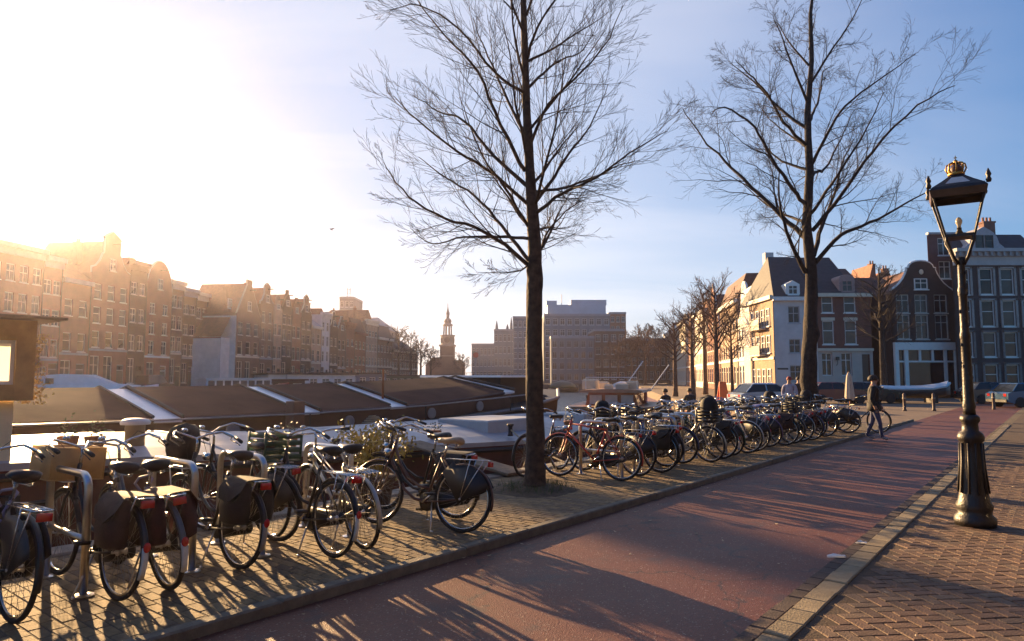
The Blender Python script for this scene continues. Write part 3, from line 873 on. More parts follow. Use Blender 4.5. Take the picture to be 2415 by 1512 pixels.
for zz in (.9, 3.9, 6.3):
    for yy in (.7, 2.0, 3.3, 4.6):
        w_ = add_window(t, 0, zz, .8, 1.6 if zz < 8 else 1.2, 'six', pm=m_pane); w_.location = (-.13, yy + .8, zz); w_.rotation_euler = (0, 0, R(-90))
    if zz in (3.9, 6.3): part('balcony', MB().box(-.7, -.07, 1.8, 4.4, zz - .25, zz - .12), m_cream, t); part('balcony_rail', MB().box(-.7, -.67, 1.8, 4.4, zz - .1, zz + .7), m_dkwood, t)
part('wall_plate', MB().box(W * .05, W * .3, -.02, -.003, fz(872), fz(868)), m_dkwood, t)
# brick house with cream base
x0, x1 = fx(1931), fx(2062)
t = thing('brick_house', 'red-brown brick house with cream ground floor and round-topped dormer', 'house', (x0, HY + .15, 0))
W = x1 - x0; H = fz(694)
holes = []
for xa, xb in ((1946, 1973), (1999, 2027)):
    for y, y2 in ((737, 698), (812, 756)):
        holes.append((fx(xa) - x0, fz(y), fx(xb) - fx(xa), fz(y2) - fz(y)))
for xa, xb in ((1941, 1966), (1987, 2012)): holes.append((fx(xa) - x0, fz(886), fx(xb) - fx(xa), fz(832) - fz(886)))
dx0, dx1 = fx(2036) - x0, fx(2055) - x0
dh = (dx0, .3, dx1 - dx0, fz(836) - .3)
m = MB(); holed_wall(m, W, 0, H, holes + [dh]); m.box(.002, W - .002, .3, 9, 0, H - .01)
part('wall', m, mat('brick_house_brick', (.16, .068, .052), .88, var=.2, scale=1.5, bump=.25, bscale=12), t)
zb = fz(824)
b = MB(); holed_wall(b, W, 0, zb, [h for h in holes if h[1] < zb - 1] + [dh], y=-.06, rev=.06); b.add([(0, -.06, zb), (W, -.06, zb), (W, 0, zb), (0, 0, zb)], [(0, 1, 2, 3)]); b.add([(0, -.06, 0), (0, 0, 0), (0, 0, zb), (0, -.06, zb)], [(0, 3, 2, 1)])
part('stucco_base', b, mat('base_cream', (.5, .42, .36), .75, var=.1, scale=1.5), t)
part('base_cornice', MB().box(-.05, W + .05, -.2, -.062, zb - .15, zb + .08), m_cream, t)
for i, q in enumerate(holes): add_window(t, *q, 'cross' if i > 3 else 'sash', pm=(m_pane if i > 3 else m_pane2))
for q in holes[:4]: part('lintel', MB().box(q[0] - .1, q[0] + q[2] + .1, -.04, -.003, q[1] + q[3] + .01, q[1] + q[3] + .28), m_cream, t)
d = part('door', MB().box(dx0 + .02, dx1 - .02, .1, .16, .3, fz(836) - .02), mat('door_brown', (.06, .03, .022), .4), t)
part('handle', MB().ball((dx0 + .12, .08, 1.2), .04, 8, 6), m_lead, d)
part('step', MB().box(dx0 - .2, dx1 + .2, -.8, -.07, 0, .15).box(dx0 - .2, dx1 + .2, -.4, -.065, .151, .3), m_lead, t)
part('stair_rail', MB().tube([(dx0 - .25, -.7, 0), (dx0 - .25, -.7, .95), (dx0 - .25, -.1, 1.2)], .025, 5).tube([(dx1 + .2, -.7, 0), (dx1 + .2, -.7, .95), (dx1 + .2, -.1, 1.2)], .025, 5), m_dkwood, t)
wl_ = part('wall_lantern', MB().box(fx(1975) - x0 - .12, fx(1975) - x0 + .12, -.42, -.2, fz(850), fz(842)), m_dkwood, t)
part('bracket', MB().tube([(fx(1975) - x0, -.07, fz(862)), (fx(1975) - x0, -.3, fz(858)), (fx(1975) - x0, -.3, fz(850))], .025, 5), m_dkwood, wl_)
part('gutter', MB().box(-.05, W + .05, -.4, -.003, H - .22, H + .1), m_cream, t)
part('roof', MB().add([(-.0, -.1, H + .1), (fx(2034) - x0, -.1, H + .1), (fx(2034) - x0, 5.2, fz(605, HY + 5.3)), (0, 5.2, fz(605, HY + 5.3)), (0, 9, H), (fx(2034) - x0, 9, H)], [(0, 1, 2, 3), (3, 2, 5, 4), (1, 5, 2), (0, 3, 4)]), m_slate, t)
part('lower_roof', MB().add([(fx(2034) - x0 + .01, -.1, H + .1), (W, -.1, H + .1), (W, 4.2, fz(632, HY + 4.3)), (fx(2034) - x0 + .01, 4.2, fz(632, HY + 4.3)), (W, 9, H), (fx(2034) - x0 + .01, 9, H)], [(0, 1, 2, 3), (3, 2, 4, 5), (1, 4, 2)]), m_brown_t, t)
dormer(t, fx(1992) - x0, H + .15, fx(2030) - fx(1992), 1.25, .2, True, fm=mat('dormer_pink', (.34, .22, .2), .7))
part('skylight', MB().box(-.5, .5, -.4, .4, 0, .06), m_pane2, t, loc=(fx(1945) - x0, 2.55, H + .1 + 2.65 * (fz(605, HY + 5.3) - H - .1) / 5.3 + .03), rot=(math.atan2(fz(605, HY + 5.3) - H, 5.3), 0, 0))
# narrow brown house in the gap, set back
x0, x1 = fx(2058, 63), fx(2116, 63)
t = house('narrow_house', 'narrow dark brown house set back between brick house and bell gable', (x0, 63, 0), 0, x1 - x0, 6, fz(700, 63), 2, 1, m_brick_d, 'side', 2.2, roof=m_brown_t, win=(1.0, 1.6), chims=0, trim=m_brick_b)
# roofs behind the gap
t = block('rear_house', 'reddish gabled rooftops showing behind the narrow dark house', 2050, 2125, 690, 84, 6, m_brick_r, 4, 3)
W_, D_, H_ = t['dims']
for k in range(2): part('gable', MB().prism([(W_ * k / 2 + .1, H_ + .26), (W_ * (k + 1) / 2 - .1, H_ + .26), (W_ * (k + .5) / 2, H_ + 3.6 - k * .8)], -.1, 5), m_tile, t)
chimney(t, W_ * .5, 2, H_ + 2.2); chimney(t, W_ * .92, 2, H_ + 1.6)
# bell gable house with white shop front
x0, x1 = fx(2112, 59), fx(2258, 59)
t = thing('bell_gable_house', 'black-brown bell gable house with white coping and white shopfront', 'house', (x0, 59, 0))
W = x1 - x0; Z = lambda y: fz(y, 59); X = lambda x: fx(x, 59) - x0
H = Z(690)
holes = [(X(xa), Z(y), X(xb) - X(xa), Z(y2) - Z(y)) for y, y2 in ((738, 694), (800, 742)) for xa, xb in ((2122, 2152), (2166, 2196), (2212, 2243))]
zs = Z(808)
m = MB(); holed_wall(m, W, zs, H, holes); m.box(.002, W - .002, .3, 10, 0, H - .01)
part('wall', m, m_brick_d, t)
for q in holes: add_window(t, *q, 'cross', fm=mat('weathered_white', (.5, .47, .42), .6))
ol = []
G = Z(614) - H
half = [(W, H), (W, H + G * .06), (W * .985, H + G * .1), (W * .93, H + G * .17), (W * .86, H + G * .29), (W * .8, H + G * .44), (W * .755, H + G * .6), (W * .73, H + G * .73), (W * .74, H + G * .77), (W * .7, H + G * .79), (W * .69, H + G * .86), (W * .645, H + G * .94), (W * .58, H + G * .985), (W * .5, H + G)]
ol = half + [(W - x, z) for x, z in reversed(half[:-1])]
part('gable', MB().prism([(0, H - .005), (W, H - .005)] + ol[1:-1], -.003, .3), m_brick_d, t)
part('gable_coping', MB().tube([(x, .1, z + .03) for x, z in ol[1:-1]], .115, 6), m_white, t)
add_window(t, X(2166), Z(682), X(2197) - X(2166), Z(656) - Z(682), 'six', y=-.09)
part('gable_stone', MB().ball((W / 2, -.01, Z(640)), .2, 10, 6, (1, .4, 1.2)), m_cream, t)
part('roof', MB().prism([(.1, H - .05), (W - .1, H - .05), (W / 2, H + G * .8)], .32, 10), m_brown_t, t)
shop = part('shopfront', MB().box(-.1, W + .1, -.35, -.003, Z(826), zs).box(-.1, X(2118), -.3, -.003, 0, Z(826)).box(X(2132), X(2141), -.25, -.003, 0, Z(826)).box(X(2226), X(2232), -.25, -.003, 0, Z(826)).box(X(2250), W + .1, -.3, -.003, 0, Z(826)).box(X(2118), X(2132), -.2, -.003, Z(855), Z(851)).box(X(2141), X(2226), -.2, -.003, Z(855), Z(851)).box(X(2232), X(2250), -.2, -.003, Z(855), Z(851)).box(X(2167), X(2172), -.2, -.003, Z(851), Z(826)).box(X(2197), X(2202), -.2, -.003, Z(851), Z(826)), m_white, t)
for xa, xb, ya, yb in ((2118, 2132, 851, 826), (2141, 2167, 851, 826), (2172, 2197, 851, 826), (2202, 2226, 851, 826), (2232, 2250, 851, 826), (2118, 2132, 920, 855), (2141, 2226, 920, 855), (2232, 2250, 920, 855)):
    part('shop_pane', MB().add([(X(xa), -.06, Z(ya)), (X(xb), -.06, Z(ya)), (X(xb), -.06, Z(yb)), (X(xa), -.06, Z(yb))], [(0, 1, 2, 3)]), m_pane, t)
part('stall_riser', MB().box(X(2118), X(2250), -.12, -.06, 0, Z(920)), m_dkwood, t)
# big dark building at the frame edge
Y4 = 57.0
x0 = fx(2262, Y4); x1 = fx(2470, Y4)
t = thing('tall_corner_house', 'tall dark house at the right edge with ornate cornice and scrolled dormer gable', 'house', (x0, Y4, 0))
W = x1 - x0; Z = lambda y: fz(y, Y4); X = lambda x: fx(x, Y4) - x0
H = Z(622)
holes = []
for xa, xb in ((2272, 2302), (2321, 2357), (2371, 2407), (2421, 2457)):
    for y, y2 in ((694, 632), (770, 708), (842, 784), (915, 860)): holes.append((X(xa) + .08, Z(y), X(xb) - X(xa) - .16, Z(y2) - Z(y)))
m = MB(); holed_wall(m, W, 0, H, holes); m.slab([(.05, .3), (W, .3), (W, 11), (7, 11)], 0, H - .01)
part('wall', m, mat('dark_stone_front', (.062, .05, .05), .85, var=.25, scale=1.0, bump=.2), t)
for i, q in enumerate(holes):
    add_window(t, *q, 'sash')
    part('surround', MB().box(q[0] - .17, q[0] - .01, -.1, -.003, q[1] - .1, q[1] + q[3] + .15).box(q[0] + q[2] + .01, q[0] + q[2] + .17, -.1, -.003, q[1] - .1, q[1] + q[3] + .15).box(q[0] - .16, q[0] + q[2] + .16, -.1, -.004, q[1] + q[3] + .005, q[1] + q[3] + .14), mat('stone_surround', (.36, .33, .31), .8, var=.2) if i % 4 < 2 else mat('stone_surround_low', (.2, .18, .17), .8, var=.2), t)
part('cornice', MB().box(-.1, W + .1, -.75, .2, Z(594), Z(586)).box(-.05, W + .05, -.45, .1, Z(604), Z(594) - .003).box(-.03, W + .03, -.25, -.004, H - .1, Z(604) - .003), mat('cornice_grey', (.42, .4, .4), .7, var=.12, scale=2), t)
br = MB().box(-.08, .08, -.68, -.46, Z(603), Z(594) - .006).mesh('bracket', m_lead)
for k in range(14): obj('bracket', br, t, (.25 + k * W / 14, 0, 0))
part('roof', MB().add([(0, .2, Z(586)), (W, .2, Z(586)), (W, 2.0, Z(538)), (1.5, 2.0, Z(538)), (W, 11, Z(538)), (7.5, 11, Z(538)), (W, 11, Z(590)), (7.4, 11, Z(590))], [(0, 1, 2, 3), (3, 2, 4, 5), (0, 3, 5, 7), (1, 6, 4, 2)]), m_slate, t)
gx = X(2338); hw = X(2388) - X(2338)
dg = [(gx - hw, Z(588)), (gx + hw, Z(588)), (gx + hw * .92, Z(580)), (gx + hw * .72, Z(572)), (gx + hw * .62, Z(556)), (gx + hw * .46, Z(545)), (gx + hw * .25, Z(538)), (gx, Z(531)), (gx - hw * .25, Z(538)), (gx - hw * .46, Z(545)), (gx - hw * .62, Z(556)), (gx - hw * .72, Z(572)), (gx - hw * .92, Z(580))]
part('dormer_gable', MB().prism(dg, -.1, 1.9), mat('dormer_stone', (.4, .37, .38), .75, var=.15), t)
for k in range(2): add_window(t, gx - .75 + k * .8, Z(584), .68, Z(552) - Z(584), 'sash', y=-.16, fm=m_dkwood)
chimney(t, X(2408), 3, Z(535), 1.0, .7, 1.1, 3)
# brick wing behind it
x0, x1 = fx(2206, 66), fx(2300, 66)
t = thing('brick_wing', 'purple-brown brick wing with white windows rising above the bell gable', 'house', (x0, 66, 0))
W = x1 - x0; Z = lambda y: fz(y, 66); X = lambda x: fx(x, 66) - x0
holes = [(X(2228), Z(600), X(2256) - X(2228), Z(558) - Z(600)), (X(2228), Z(656), X(2256) - X(2228), Z(614) - Z(656))]
m = MB(); holed_wall(m, W, 0, Z(550), holes); m.slab([(.05, .3), (W, .3), (W + 4, 7), (4.6, 7)], 0, Z(550) - .01)
part('wall', m, mat('wing_brick', (.12, .06, .058), .88, var=.2, scale=1.4), t)
for q in holes: add_window(t, *q, 'cross', pm=m_pane2)
part('parapet', MB().box(-.1, W, -.2, .2, Z(550) + .002, Z(545)), m_lead, t)

# ---- bank of the far side, bridge
lb = MB()
lb.slab([(-95, 40), (-54.4 + DL * 40 + 8.2, 40), (-54.4 + DL * 235 + 8.2, 235), (-95, 235)], -2.2, .1)
struct('far_bank_ground', lb, mat('far_quay', (.1, .08, .07), .9, var=.3, scale=1))
struct('canal_end_ground', MB().slab([(-95, 236), (120, 236), (120, 640), (-95, 640)], -2.2, .1), mat('far_land', (.12, .1, .085), .9, var=.3, scale=.2))
struct('mid_bank_ground', MB().slab([(1.5, 160), (32, 160), (32, 234), (1.5, 234)], -2.2, .1), mat('far_quay', (.1, .08, .07)))
bd = thing('bridge', 'low dark stone arch bridge across the far end of the canal', 'bridge', (0, 0, 0))
bpoly = [(-22, -1.5), (-22, 1.3)] + [(-22 + 30 * k / 12, 1.3 + .9 * math.sin(math.pi * k / 12)) for k in range(1, 12)] + [(8, 1.3), (8, -1.5)]
for k in range(3):
    cx_ = 8 - 5 - k * 10
    bpoly += [(cx_ + 3.8 * math.cos(a * math.pi / 8), -1.2 + 2.2 * math.sin(a * math.pi / 8)) for a in range(0, 9)]
part('deck', MB().prism(bpoly[::-1], 196, 204), mat('bridge_stone', (.09, .075, .065), .9, var=.3, scale=1), bd)
rl = MB()
for k in range(31): x = -22 + k; z = 1.3 + .9 * math.sin(math.pi * k / 30); rl.tube([(x, 196.2, z), (x, 196.2, z + .95)], .05, 4)
rl.tube([(-22 + k, 196.2, 2.25 + .9 * math.sin(math.pi * k / 30)) for k in range(31)], .06, 4)
part('railing', rl, m_dkwood, bd)

# ---- added out-of-frame houses on the street side, blocking sky light from the shade
m_soot = BR('brick_low_bounce', (.03, .022, .02)); m_low_bounce_t = mat('dark_trim', (.06, .055, .05), .6)  # very dark so the added houses bounce little sunlight
for i, (s_, w_, h_, gb) in enumerate(((-26, 7.5, 13.5, 'cornice'), (-18.4, 6.5, 12.5, 'neck'), (-11.8, 7.0, 14.0, 'cornice'), (-4.7, 6.2, 12.5, 'bell'), (1.6, 7.4, 14.5, 'cornice'), (9.1, 6.4, 13.0, 'spout'), (15.6, 7.2, 14.0, 'cornice'), (22.9, 6.6, 12.5, 'neck'))):
    q = ST(s_ + w_, -9.5, .05)
    house('sky_block_house', 'added unseen dark brick house with %s front, %s in the street side row that blocks sky light' % (gb, ['first', 'second', 'third', 'fourth', 'fifth', 'sixth', 'seventh', 'eighth'][i]), q, ST_ROT + R(180), w_, 8, h_ - (3 if gb != 'cornice' else .5), 3, 3, m_soot, gb, 3.0, group='added sky-blocking houses out of frame', chims=0, fm=m_low_bounce_t, trim=m_low_bounce_t, roof=m_slate)
# ================================================================== TREES
def bark(name, c):
    m = mat(name, c, .92, var=.6, scale=9, bump=1.0, bscale=18, detail=8)
    return m
m_bark = bark('bark_grey_brown', (.07, .045, .03)); m_bark2 = bark('bark_dark', (.034, .024, .019)); m_twig = mat('twig', (.05, .032, .024), .85, var=.3, scale=3)
m_bark_red = bark('bark_reddish', (.13, .07, .045))

def grow(mb, rnd, p, d, L, r, lvl, spec, rmin):
    """one branch with its side shoots; spec[lvl] = (segments, wander, uplift, children, child length factor, child angle)"""
    nseg, wander, lift, kids, kl, ka = spec[lvl]
    pts, rs = [p.copy()], [r]
    d = d.normalized(); step = L / nseg
    dirs = [d]
    for i in range(nseg):
        d = (d + Vector((rnd.gauss(0, wander), rnd.gauss(0, wander), rnd.gauss(0, wander) + lift))).normalized()
        p = p + d * step
        pts.append(p.copy()); dirs.append(d)
        rs.append(max(rmin, r * (1 - .82 * (i + 1) / nseg)))
    mb[min(lvl, len(mb) - 1)].tube(pts, rs, (7, 5, 4, 3, 3)[min(lvl, 4)], cap=False)
    if lvl + 1 < len(spec):
        for k in range(kids):
            f = .16 + .82 * (k + rnd.uniform(.1, .9)) / kids
            i = min(nseg - 1, int(f * nseg)); q = pts[i].lerp(pts[i + 1], f * nseg - i)
            dd = dirs[i + 1]
            side = dd.cross(Vector((rnd.gauss(0, 1), rnd.gauss(0, 1), rnd.gauss(0, 1))))
            if side.length < 1e-4: continue
            side.normalize()
            a = ka * rnd.uniform(.7, 1.25)
            nd = dd * math.cos(a) + side * math.sin(a)
            grow(mb, rnd, q, nd, L * kl * rnd.uniform(.65, 1.25) * (1 - .45 * f), max(rmin, rs[i] * .44), lvl + 1, spec, rmin)

def path_limb(mb, rnd, pts, r, spec, rmin, kids, kl):
    """a main limb along given points, with side shoots"""
    P = [Vector(q) for q in pts]
    sm = []
    for i in range(len(P) - 1):
        a, b, c, d = P[max(i - 1, 0)], P[i], P[i + 1], P[min(i + 2, len(P) - 1)]
        for k in range(4):
            t = k / 4
            sm.append(.5 * ((2 * b) + (c - a) * t + (2 * a - 5 * b + 4 * c - d) * t * t + (3 * b - a - 3 * c + d) * t ** 3))
    sm.append(P[-1])
    L = sum((sm[i + 1] - sm[i]).length for i in range(len(sm) - 1))
    n = len(sm)
    sm = [q + Vector((rnd.gauss(0, .012), rnd.gauss(0, .012), rnd.gauss(0, .012))) * L * .25 * (1 if 0 < i else 0) for i, q in enumerate(sm)]
    rs = [max(rmin, r * (1 - .85 * i / (n - 1))) for i in range(n)]
    mb[0].tube(sm, rs, 7, cap=False)
    for k in range(kids):
        f = .12 + .86 * (k + rnd.uniform(.1, .9)) / kids
        i = min(n - 2, int(f * (n - 1))); q = sm[i].lerp(sm[i + 1], f * (n - 1) - i)
        dd = (sm[i + 1] - sm[i]).normalized()
        side = dd.cross(Vector((rnd.gauss(0, 1), rnd.gauss(0, 1), rnd.gauss(0, 1)))).normalized()
        a = rnd.uniform(.45, .95)
        grow(mb, rnd, q, dd * math.cos(a) + side * math.sin(a), L * kl * rnd.uniform(.6, 1.2) * (1 - .35 * f), max(rmin, rs[i] * .36), 1, spec, rmin)

def trunk_mesh(pts, rs, n=14, knots=(), seed=1, rough=.085):
    rnd = random.Random(seed); m = MB(); vs = []; P = [Vector(p) for p in pts]
    sm, sr = [], []
    for i in range(len(P) - 1):
        for k in range(5):
            t = k / 5; sm.append(P[i].lerp(P[i + 1], t)); sr.append(rs[i] * (1 - t) + rs[i + 1] * t)
    sm.append(P[-1]); sr.append(rs[-1])
    rings = []
    for q, r in zip(sm, sr):
        ring = []
        for k in range(n):
            a = 2 * math.pi * k / n
            rr = r * (1 + rnd.uniform(-rough, rough) + .06 * math.sin(3 * a + q.z * 2))
            for (kz, ka, kr) in knots:
                dz = q.z - kz; da = math.atan2(math.sin(a - ka), math.cos(a - ka))
                rr += kr * math.exp(-(dz / .09) ** 2 - (da / .5) ** 2)
            ring.append((q.x + rr * math.cos(a), q.y + rr * math.sin(a), q.z))
        rings.append(ring)
    m.loft(rings)
    return m

# ---- nearest tree
rnd = random.Random(11)
TB = ST(8.2, 6.13, Q_Z)
tree = thing('street_tree', 'nearest bare street tree with slender trunk in grassy pit beside the cycle path', 'tree', TB)
def tz(y): return EYE + (890 - y) / 1610 * 10.25 - Q_Z
def tx(x): return (x - 1260) / 1610 * 10.25
tp = [(0, 0, 0), (0.0, 0, .12), (.01, 0, .5), (.0, .01, 1.6), (.01, 0, 2.9), (tx(1262), .02, tz(600)), (tx(1252), 0, tz(420)), (tx(1243), .03, tz(220)), (tx(1237), 0, tz(40)), (tx(1232), .05, 8.6), (tx(1238), .02, 10.2), (tx(1234), 0, 11.6)]
part('trunk', trunk_mesh(tp, [.21, .16, .137, .125, .117, .104, .082, .062, .05, .038, .024, .01], 16, [(1.9, 2.2, .03), (2.6, 5.4, .035), (3.1, .4, .03), (3.3, 3.3, .04), (2.95, 4.2, .03)], 5), m_bark, tree, True)
spec1 = [(12, .045, .025, 10, .55, .55), (8, .04, .035, 6, .5, .46), (6, .045, .04, 4, .5, .42), (4, .035, .02, 0, 0, 0)]
def tpt(x, y, dy): return Vector((tx(1252 + (x - 1252) * .86), dy, tz(y)))
limbs1 = [  # photographed main limbs: (points as x, y, depth offset), radius
    ([(1250, 628, 0), (1180, 580, -.2), (1100, 550, -.5), (1000, 525, -.6), (920, 480, -.9), (875, 425, -1.0)], .042),
    ([(1250, 615, 0), (1170, 520, .3), (1090, 430, .6), (1000, 370, .9), (915, 310, 1.0)], .04),
    ([(1246, 560, 0), (1160, 545, .3), (1060, 540, .5), (960, 545, .9), (890, 500, 1.0)], .032),
    ([(1243, 475, 0), (1150, 420, -.4), (1060, 390, -.8), (960, 330, -1.0), (905, 290, -1.2)], .036),
    ([(1240, 430, 0), (1150, 350, .2), (1060, 240, .5), (980, 200, .8), (900, 150, .9)], .04),
    ([(1238, 395, 0), (1170, 300, -.3), (1110, 190, -.6), (1020, 110, -.7), (930, 20, -.9)], .04),
    ([(1236, 300, 0), (1200, 230, .2), (1150, 110, .5), (1110, 20, .7), (1080, -60, .8)], .036),
    ([(1234, 200, 0), (1150, 170, -.3), (1060, 90, -.6), (960, 60, -.9), (880, 80, -1.0)], .03),
    ([(1268, 610, 0), (1290, 560, .3), (1310, 520, .5), (1380, 450, .8), (1440, 420, 1.0)], .03),
    ([(1265, 500, 0), (1340, 465, -.4), (1420, 445, -.7), (1500, 400, -.9), (1590, 360, -1.1)], .036),
    ([(1262, 475, 0), (1310, 410, .3), (1370, 320, .6), (1440, 230, .9), (1500, 110, 1.0)], .04),
    ([(1260, 445, 0), (1350, 420, .4), (1440, 380, .7), (1530, 330, 1.0), (1600, 310, 1.2)], .032),
    ([(1252, 330, 0), (1300, 250, -.3), (1370, 200, -.5), (1440, 150, -.8), (1490, 60, -.9)], .032),
    ([(1245, 190, 0), (1290, 130, .3), (1350, 80, .5), (1420, 30, .8), (1470, -60, .9)], .03),
    ([(1242, 120, 0), (1270, 60, -.3), (1330, 0, -.6), (1370, -70, -.8)], .03),
    ([(1246, 625, 0), (1220, 645, -.3), (1170, 660, -.7), (1110, 665, -1.0)], .018),
    ([(1245, 530, 0), (1180, 460, -.6), (1130, 430, -1.4), (1080, 350, -2.1)], .03),
    ([(1262, 540, 0), (1310, 500, 1.0), (1350, 470, 1.8), (1400, 380, 2.4)], .03),
]
mbs = [MB(), MB()]
for i, (pl, r) in enumerate(limbs1):
    lim = MB()
    path_limb([lim, mbs[1], mbs[1], mbs[1]], rnd, [tpt(*q) for q in pl], r * .85, spec1, .0017, 17, .42)
    part('limb', lim, m_bark, tree, True)
for i in range(20):     # limbs towards and away from the viewer and in the top
    z = 3.3 + 7.6 * (i + .5) / 20; a = i * 2.4 + rnd.uniform(-.3, .3)
    if abs(math.sin(a)) < .5 and z < 7: a += 1.2
    L = (2.2 - .13 * (z - 3.3)) * rnd.uniform(.8, 1.1)
    lim = MB()
    x0 = tp[5][0] if z < 5 else tp[7][0]
    grow([lim, mbs[1], mbs[1], mbs[1]], rnd, Vector((x0, 0, z)), Vector((math.cos(a), math.sin(a), .75)), L, .027 - .0013 * (z - 3.3), 0, spec1, .0017)
    part('limb', lim, m_bark, tree, True)
part('crown', mbs[1], m_twig, tree)

# ---- second tree, thicker, heavy crooked limbs
rnd = random.Random(23)
TB2 = ST(22.7, 6.1, Q_Z)
k2 = TB2.y / 1610
tree = thing('street_tree', 'second bare street tree with thick dark trunk and crooked limbs near the walking person', 'tree', TB2)
def t2(x, y, dy=0): return Vector(((x - 1912) * k2, dy, EYE + (890 - y) * k2 - Q_Z))
def t2l(x, y, dy=0): return t2(1925 + (x - 1925) * (.74 if x > 1925 else .9), y, dy)
tp = [(.05, 0, 0), (.03, 0, .3), t2(1904, 900), t2(1914, 790), t2(1921, 640), t2(1914, 520), t2(1926, 400), t2(1926, 250), t2(1941, 120), t2(1942, 0), (.5, 0, 14.2), (.55, 0, 15.6)]
tp[0] = (.05, 0, 0)
part('trunk', trunk_mesh(tp, [.34, .275, .245, .215, .17, .145, .125, .095, .075, .058, .04, .02], 16, [(3.0, 5.3, .1), (3.6, 3.6, .08), (2.0, 4.6, .07), (5.1, 4, .06)], 9, .08), m_bark2, tree, True)
spec2 = [(12, .1, .01, 10, .5, .75), (8, .11, .015, 8, .5, .7), (6, .12, .02, 6, .5, .65), (4, .1, .02, 0, 0, 0)]
limbs2 = [
    ([(1905, 640, 0), (1862, 600, -.5), (1820, 540, -1), (1802, 480, -1.2), (1798, 420, -1.4)], .1),
    ([(1912, 560, 0), (1862, 490, .6), (1800, 410, 1), (1740, 330, 1.6), (1690, 260, 2), (1640, 170, 2.3)], .11),
    ([(1910, 475, 0), (1850, 455, -.8), (1780, 400, -1.4), (1720, 340, -2), (1640, 310, -2.4), (1600, 330, -2.6)], .085),
    ([(1918, 390, 0), (1880, 350, .8), (1860, 300, 1.4), (1850, 230, 1.8)], .06),
    ([(1920, 330, 0), (1840, 290, -.6), (1780, 240, -1.2), (1720, 210, -1.7), (1680, 190, -2)], .07),
    ([(1925, 290, 0), (1870, 220, .6), (1820, 130, 1.2), (1770, 60, 1.8)], .075),
    ([(1930, 230, 0), (1880, 170, -.5), (1830, 110, -1.1), (1790, 70, -1.6)], .06),
    ([(1936, 130, 0), (1900, 60, .4), (1880, -10, .8)], .05),
    ([(1932, 620, 0), (1990, 560, -.6), (2060, 540, -1), (2140, 505, -1.6), (2200, 480, -2)], .09),
    ([(1930, 600, 0), (1990, 520, .7), (2070, 420, 1.3), (2130, 330, 1.9), (2200, 250, 2.4)], .1),
    ([(1928, 540, 0), (1990, 470, -.7), (2060, 380, -1.4), (2150, 300, -2.2), (2230, 270, -2.7)], .085),
    ([(1930, 415, 0), (1980, 380, .8), (2040, 360, 1.4), (2110, 300, 2.1), (2170, 230, 2.5), (2230, 150, 2.8)], .08),
    ([(1930, 385, 0), (1955, 320, -.7), (1990, 270, -1.2), (2060, 230, -1.9), (2140, 190, -2.4)], .07),
    ([(1934, 270, 0), (1980, 220, .6), (2030, 150, 1.2), (2060, 90, 1.6), (2120, 60, 2)], .06),
    ([(1938, 180, 0), (1980, 120, -.5), (2030, 60, -1), (2060, 0, -1.4)], .055),
    ([(1940, 90, 0), (1970, 30, .4), (2010, -40, .9)], .045),
    ([(1914, 520, 0), (1900, 480, 1.2), (1870, 420, 2.4), (1830, 340, 3.4)], .07),
    ([(1924, 500, 0), (1940, 450, -1.2), (1970, 380, -2.4), (2000, 300, -3.2)], .07),
    ([(1926, 340, 0), (1930, 290, 1.0), (1900, 220, 2.0), (1880, 140, 2.8)], .06),
]
mbs = [MB(), MB()]
for pl, r in limbs2:
    lim = MB()
    path_limb([lim, mbs[1], mbs[1], mbs[1]], rnd, [t2l(*q) for q in pl], r * .82, spec2, .0028, 12, .42)
    part('limb', lim, m_bark2, tree, True)
part('crown', mbs[1], m_bark2, tree)

# ---- background trees
def far_tree(label, pos, h, spread, tr, bm, seed, kids=12, rmin=.02, group='bare trees along the far quays', lean=0.0, fork=.3):
    rnd = random.Random(seed)
    t = thing('bare_tree', label, 'tree', pos, group=group)
    top = h * .8
    part('trunk', trunk_mesh([(0, 0, 0), (.02, 0, h * .1), (lean * .4, 0, h * .4), (lean, .05, top)], [tr * 1.35, tr, tr * .75, tr * .2], 9, (), seed), bm, t, True)
    cr = MB(); sp = [(8, .1, .03, 8, .5, .65), (6, .1, .03, 7, .5, .6), (4, .1, .03, 0, 0, 0)]
    for k in range(kids):
        z = h * (fork + (.78 - fork) * (k + .5) / kids); a = k * 2.4 + rnd.uniform(-.4, .4)
        grow([cr, cr, cr], rnd, Vector((lean * z / top, 0, z)), Vector((math.cos(a), math.sin(a), .9)), spread * rnd.uniform(.8, 1.15) * (1.1 - .5 * k / kids), tr * .3, 0, sp, rmin)
    part('crown', cr, bm, t)
    return t
def G0(x, Y, z=.1): q = at(x, 890, Y); return Vector((q.x, Y, z))
for i, (x, Y, h, sp_, lab) in enumerate([
    (905, 152, 11.5, 4.0, 'hazy bare tree at the left end of the clump before the clock tower'),
    (940, 158, 15.0, 5.0, 'tallest hazy bare tree of the clump left of the clock tower'),
    (968, 165, 14.5, 4.5, 'second tallest hazy bare tree in the clump left of the clock tower'),
    (992, 172, 12.5, 4.2, 'hazy bare tree in the middle of the clump by the clock tower'),
    (1016, 180, 10.5, 4.0, 'low hazy bare tree of the clump nearest the clock tower'),
    (1090, 230, 10.5, 4.0, 'faint bare tree just right of the clock tower')]):
    far_tree(lab, G0(x, Y), h, sp_, .3, m_bark2, 40 + i, 13, .028)
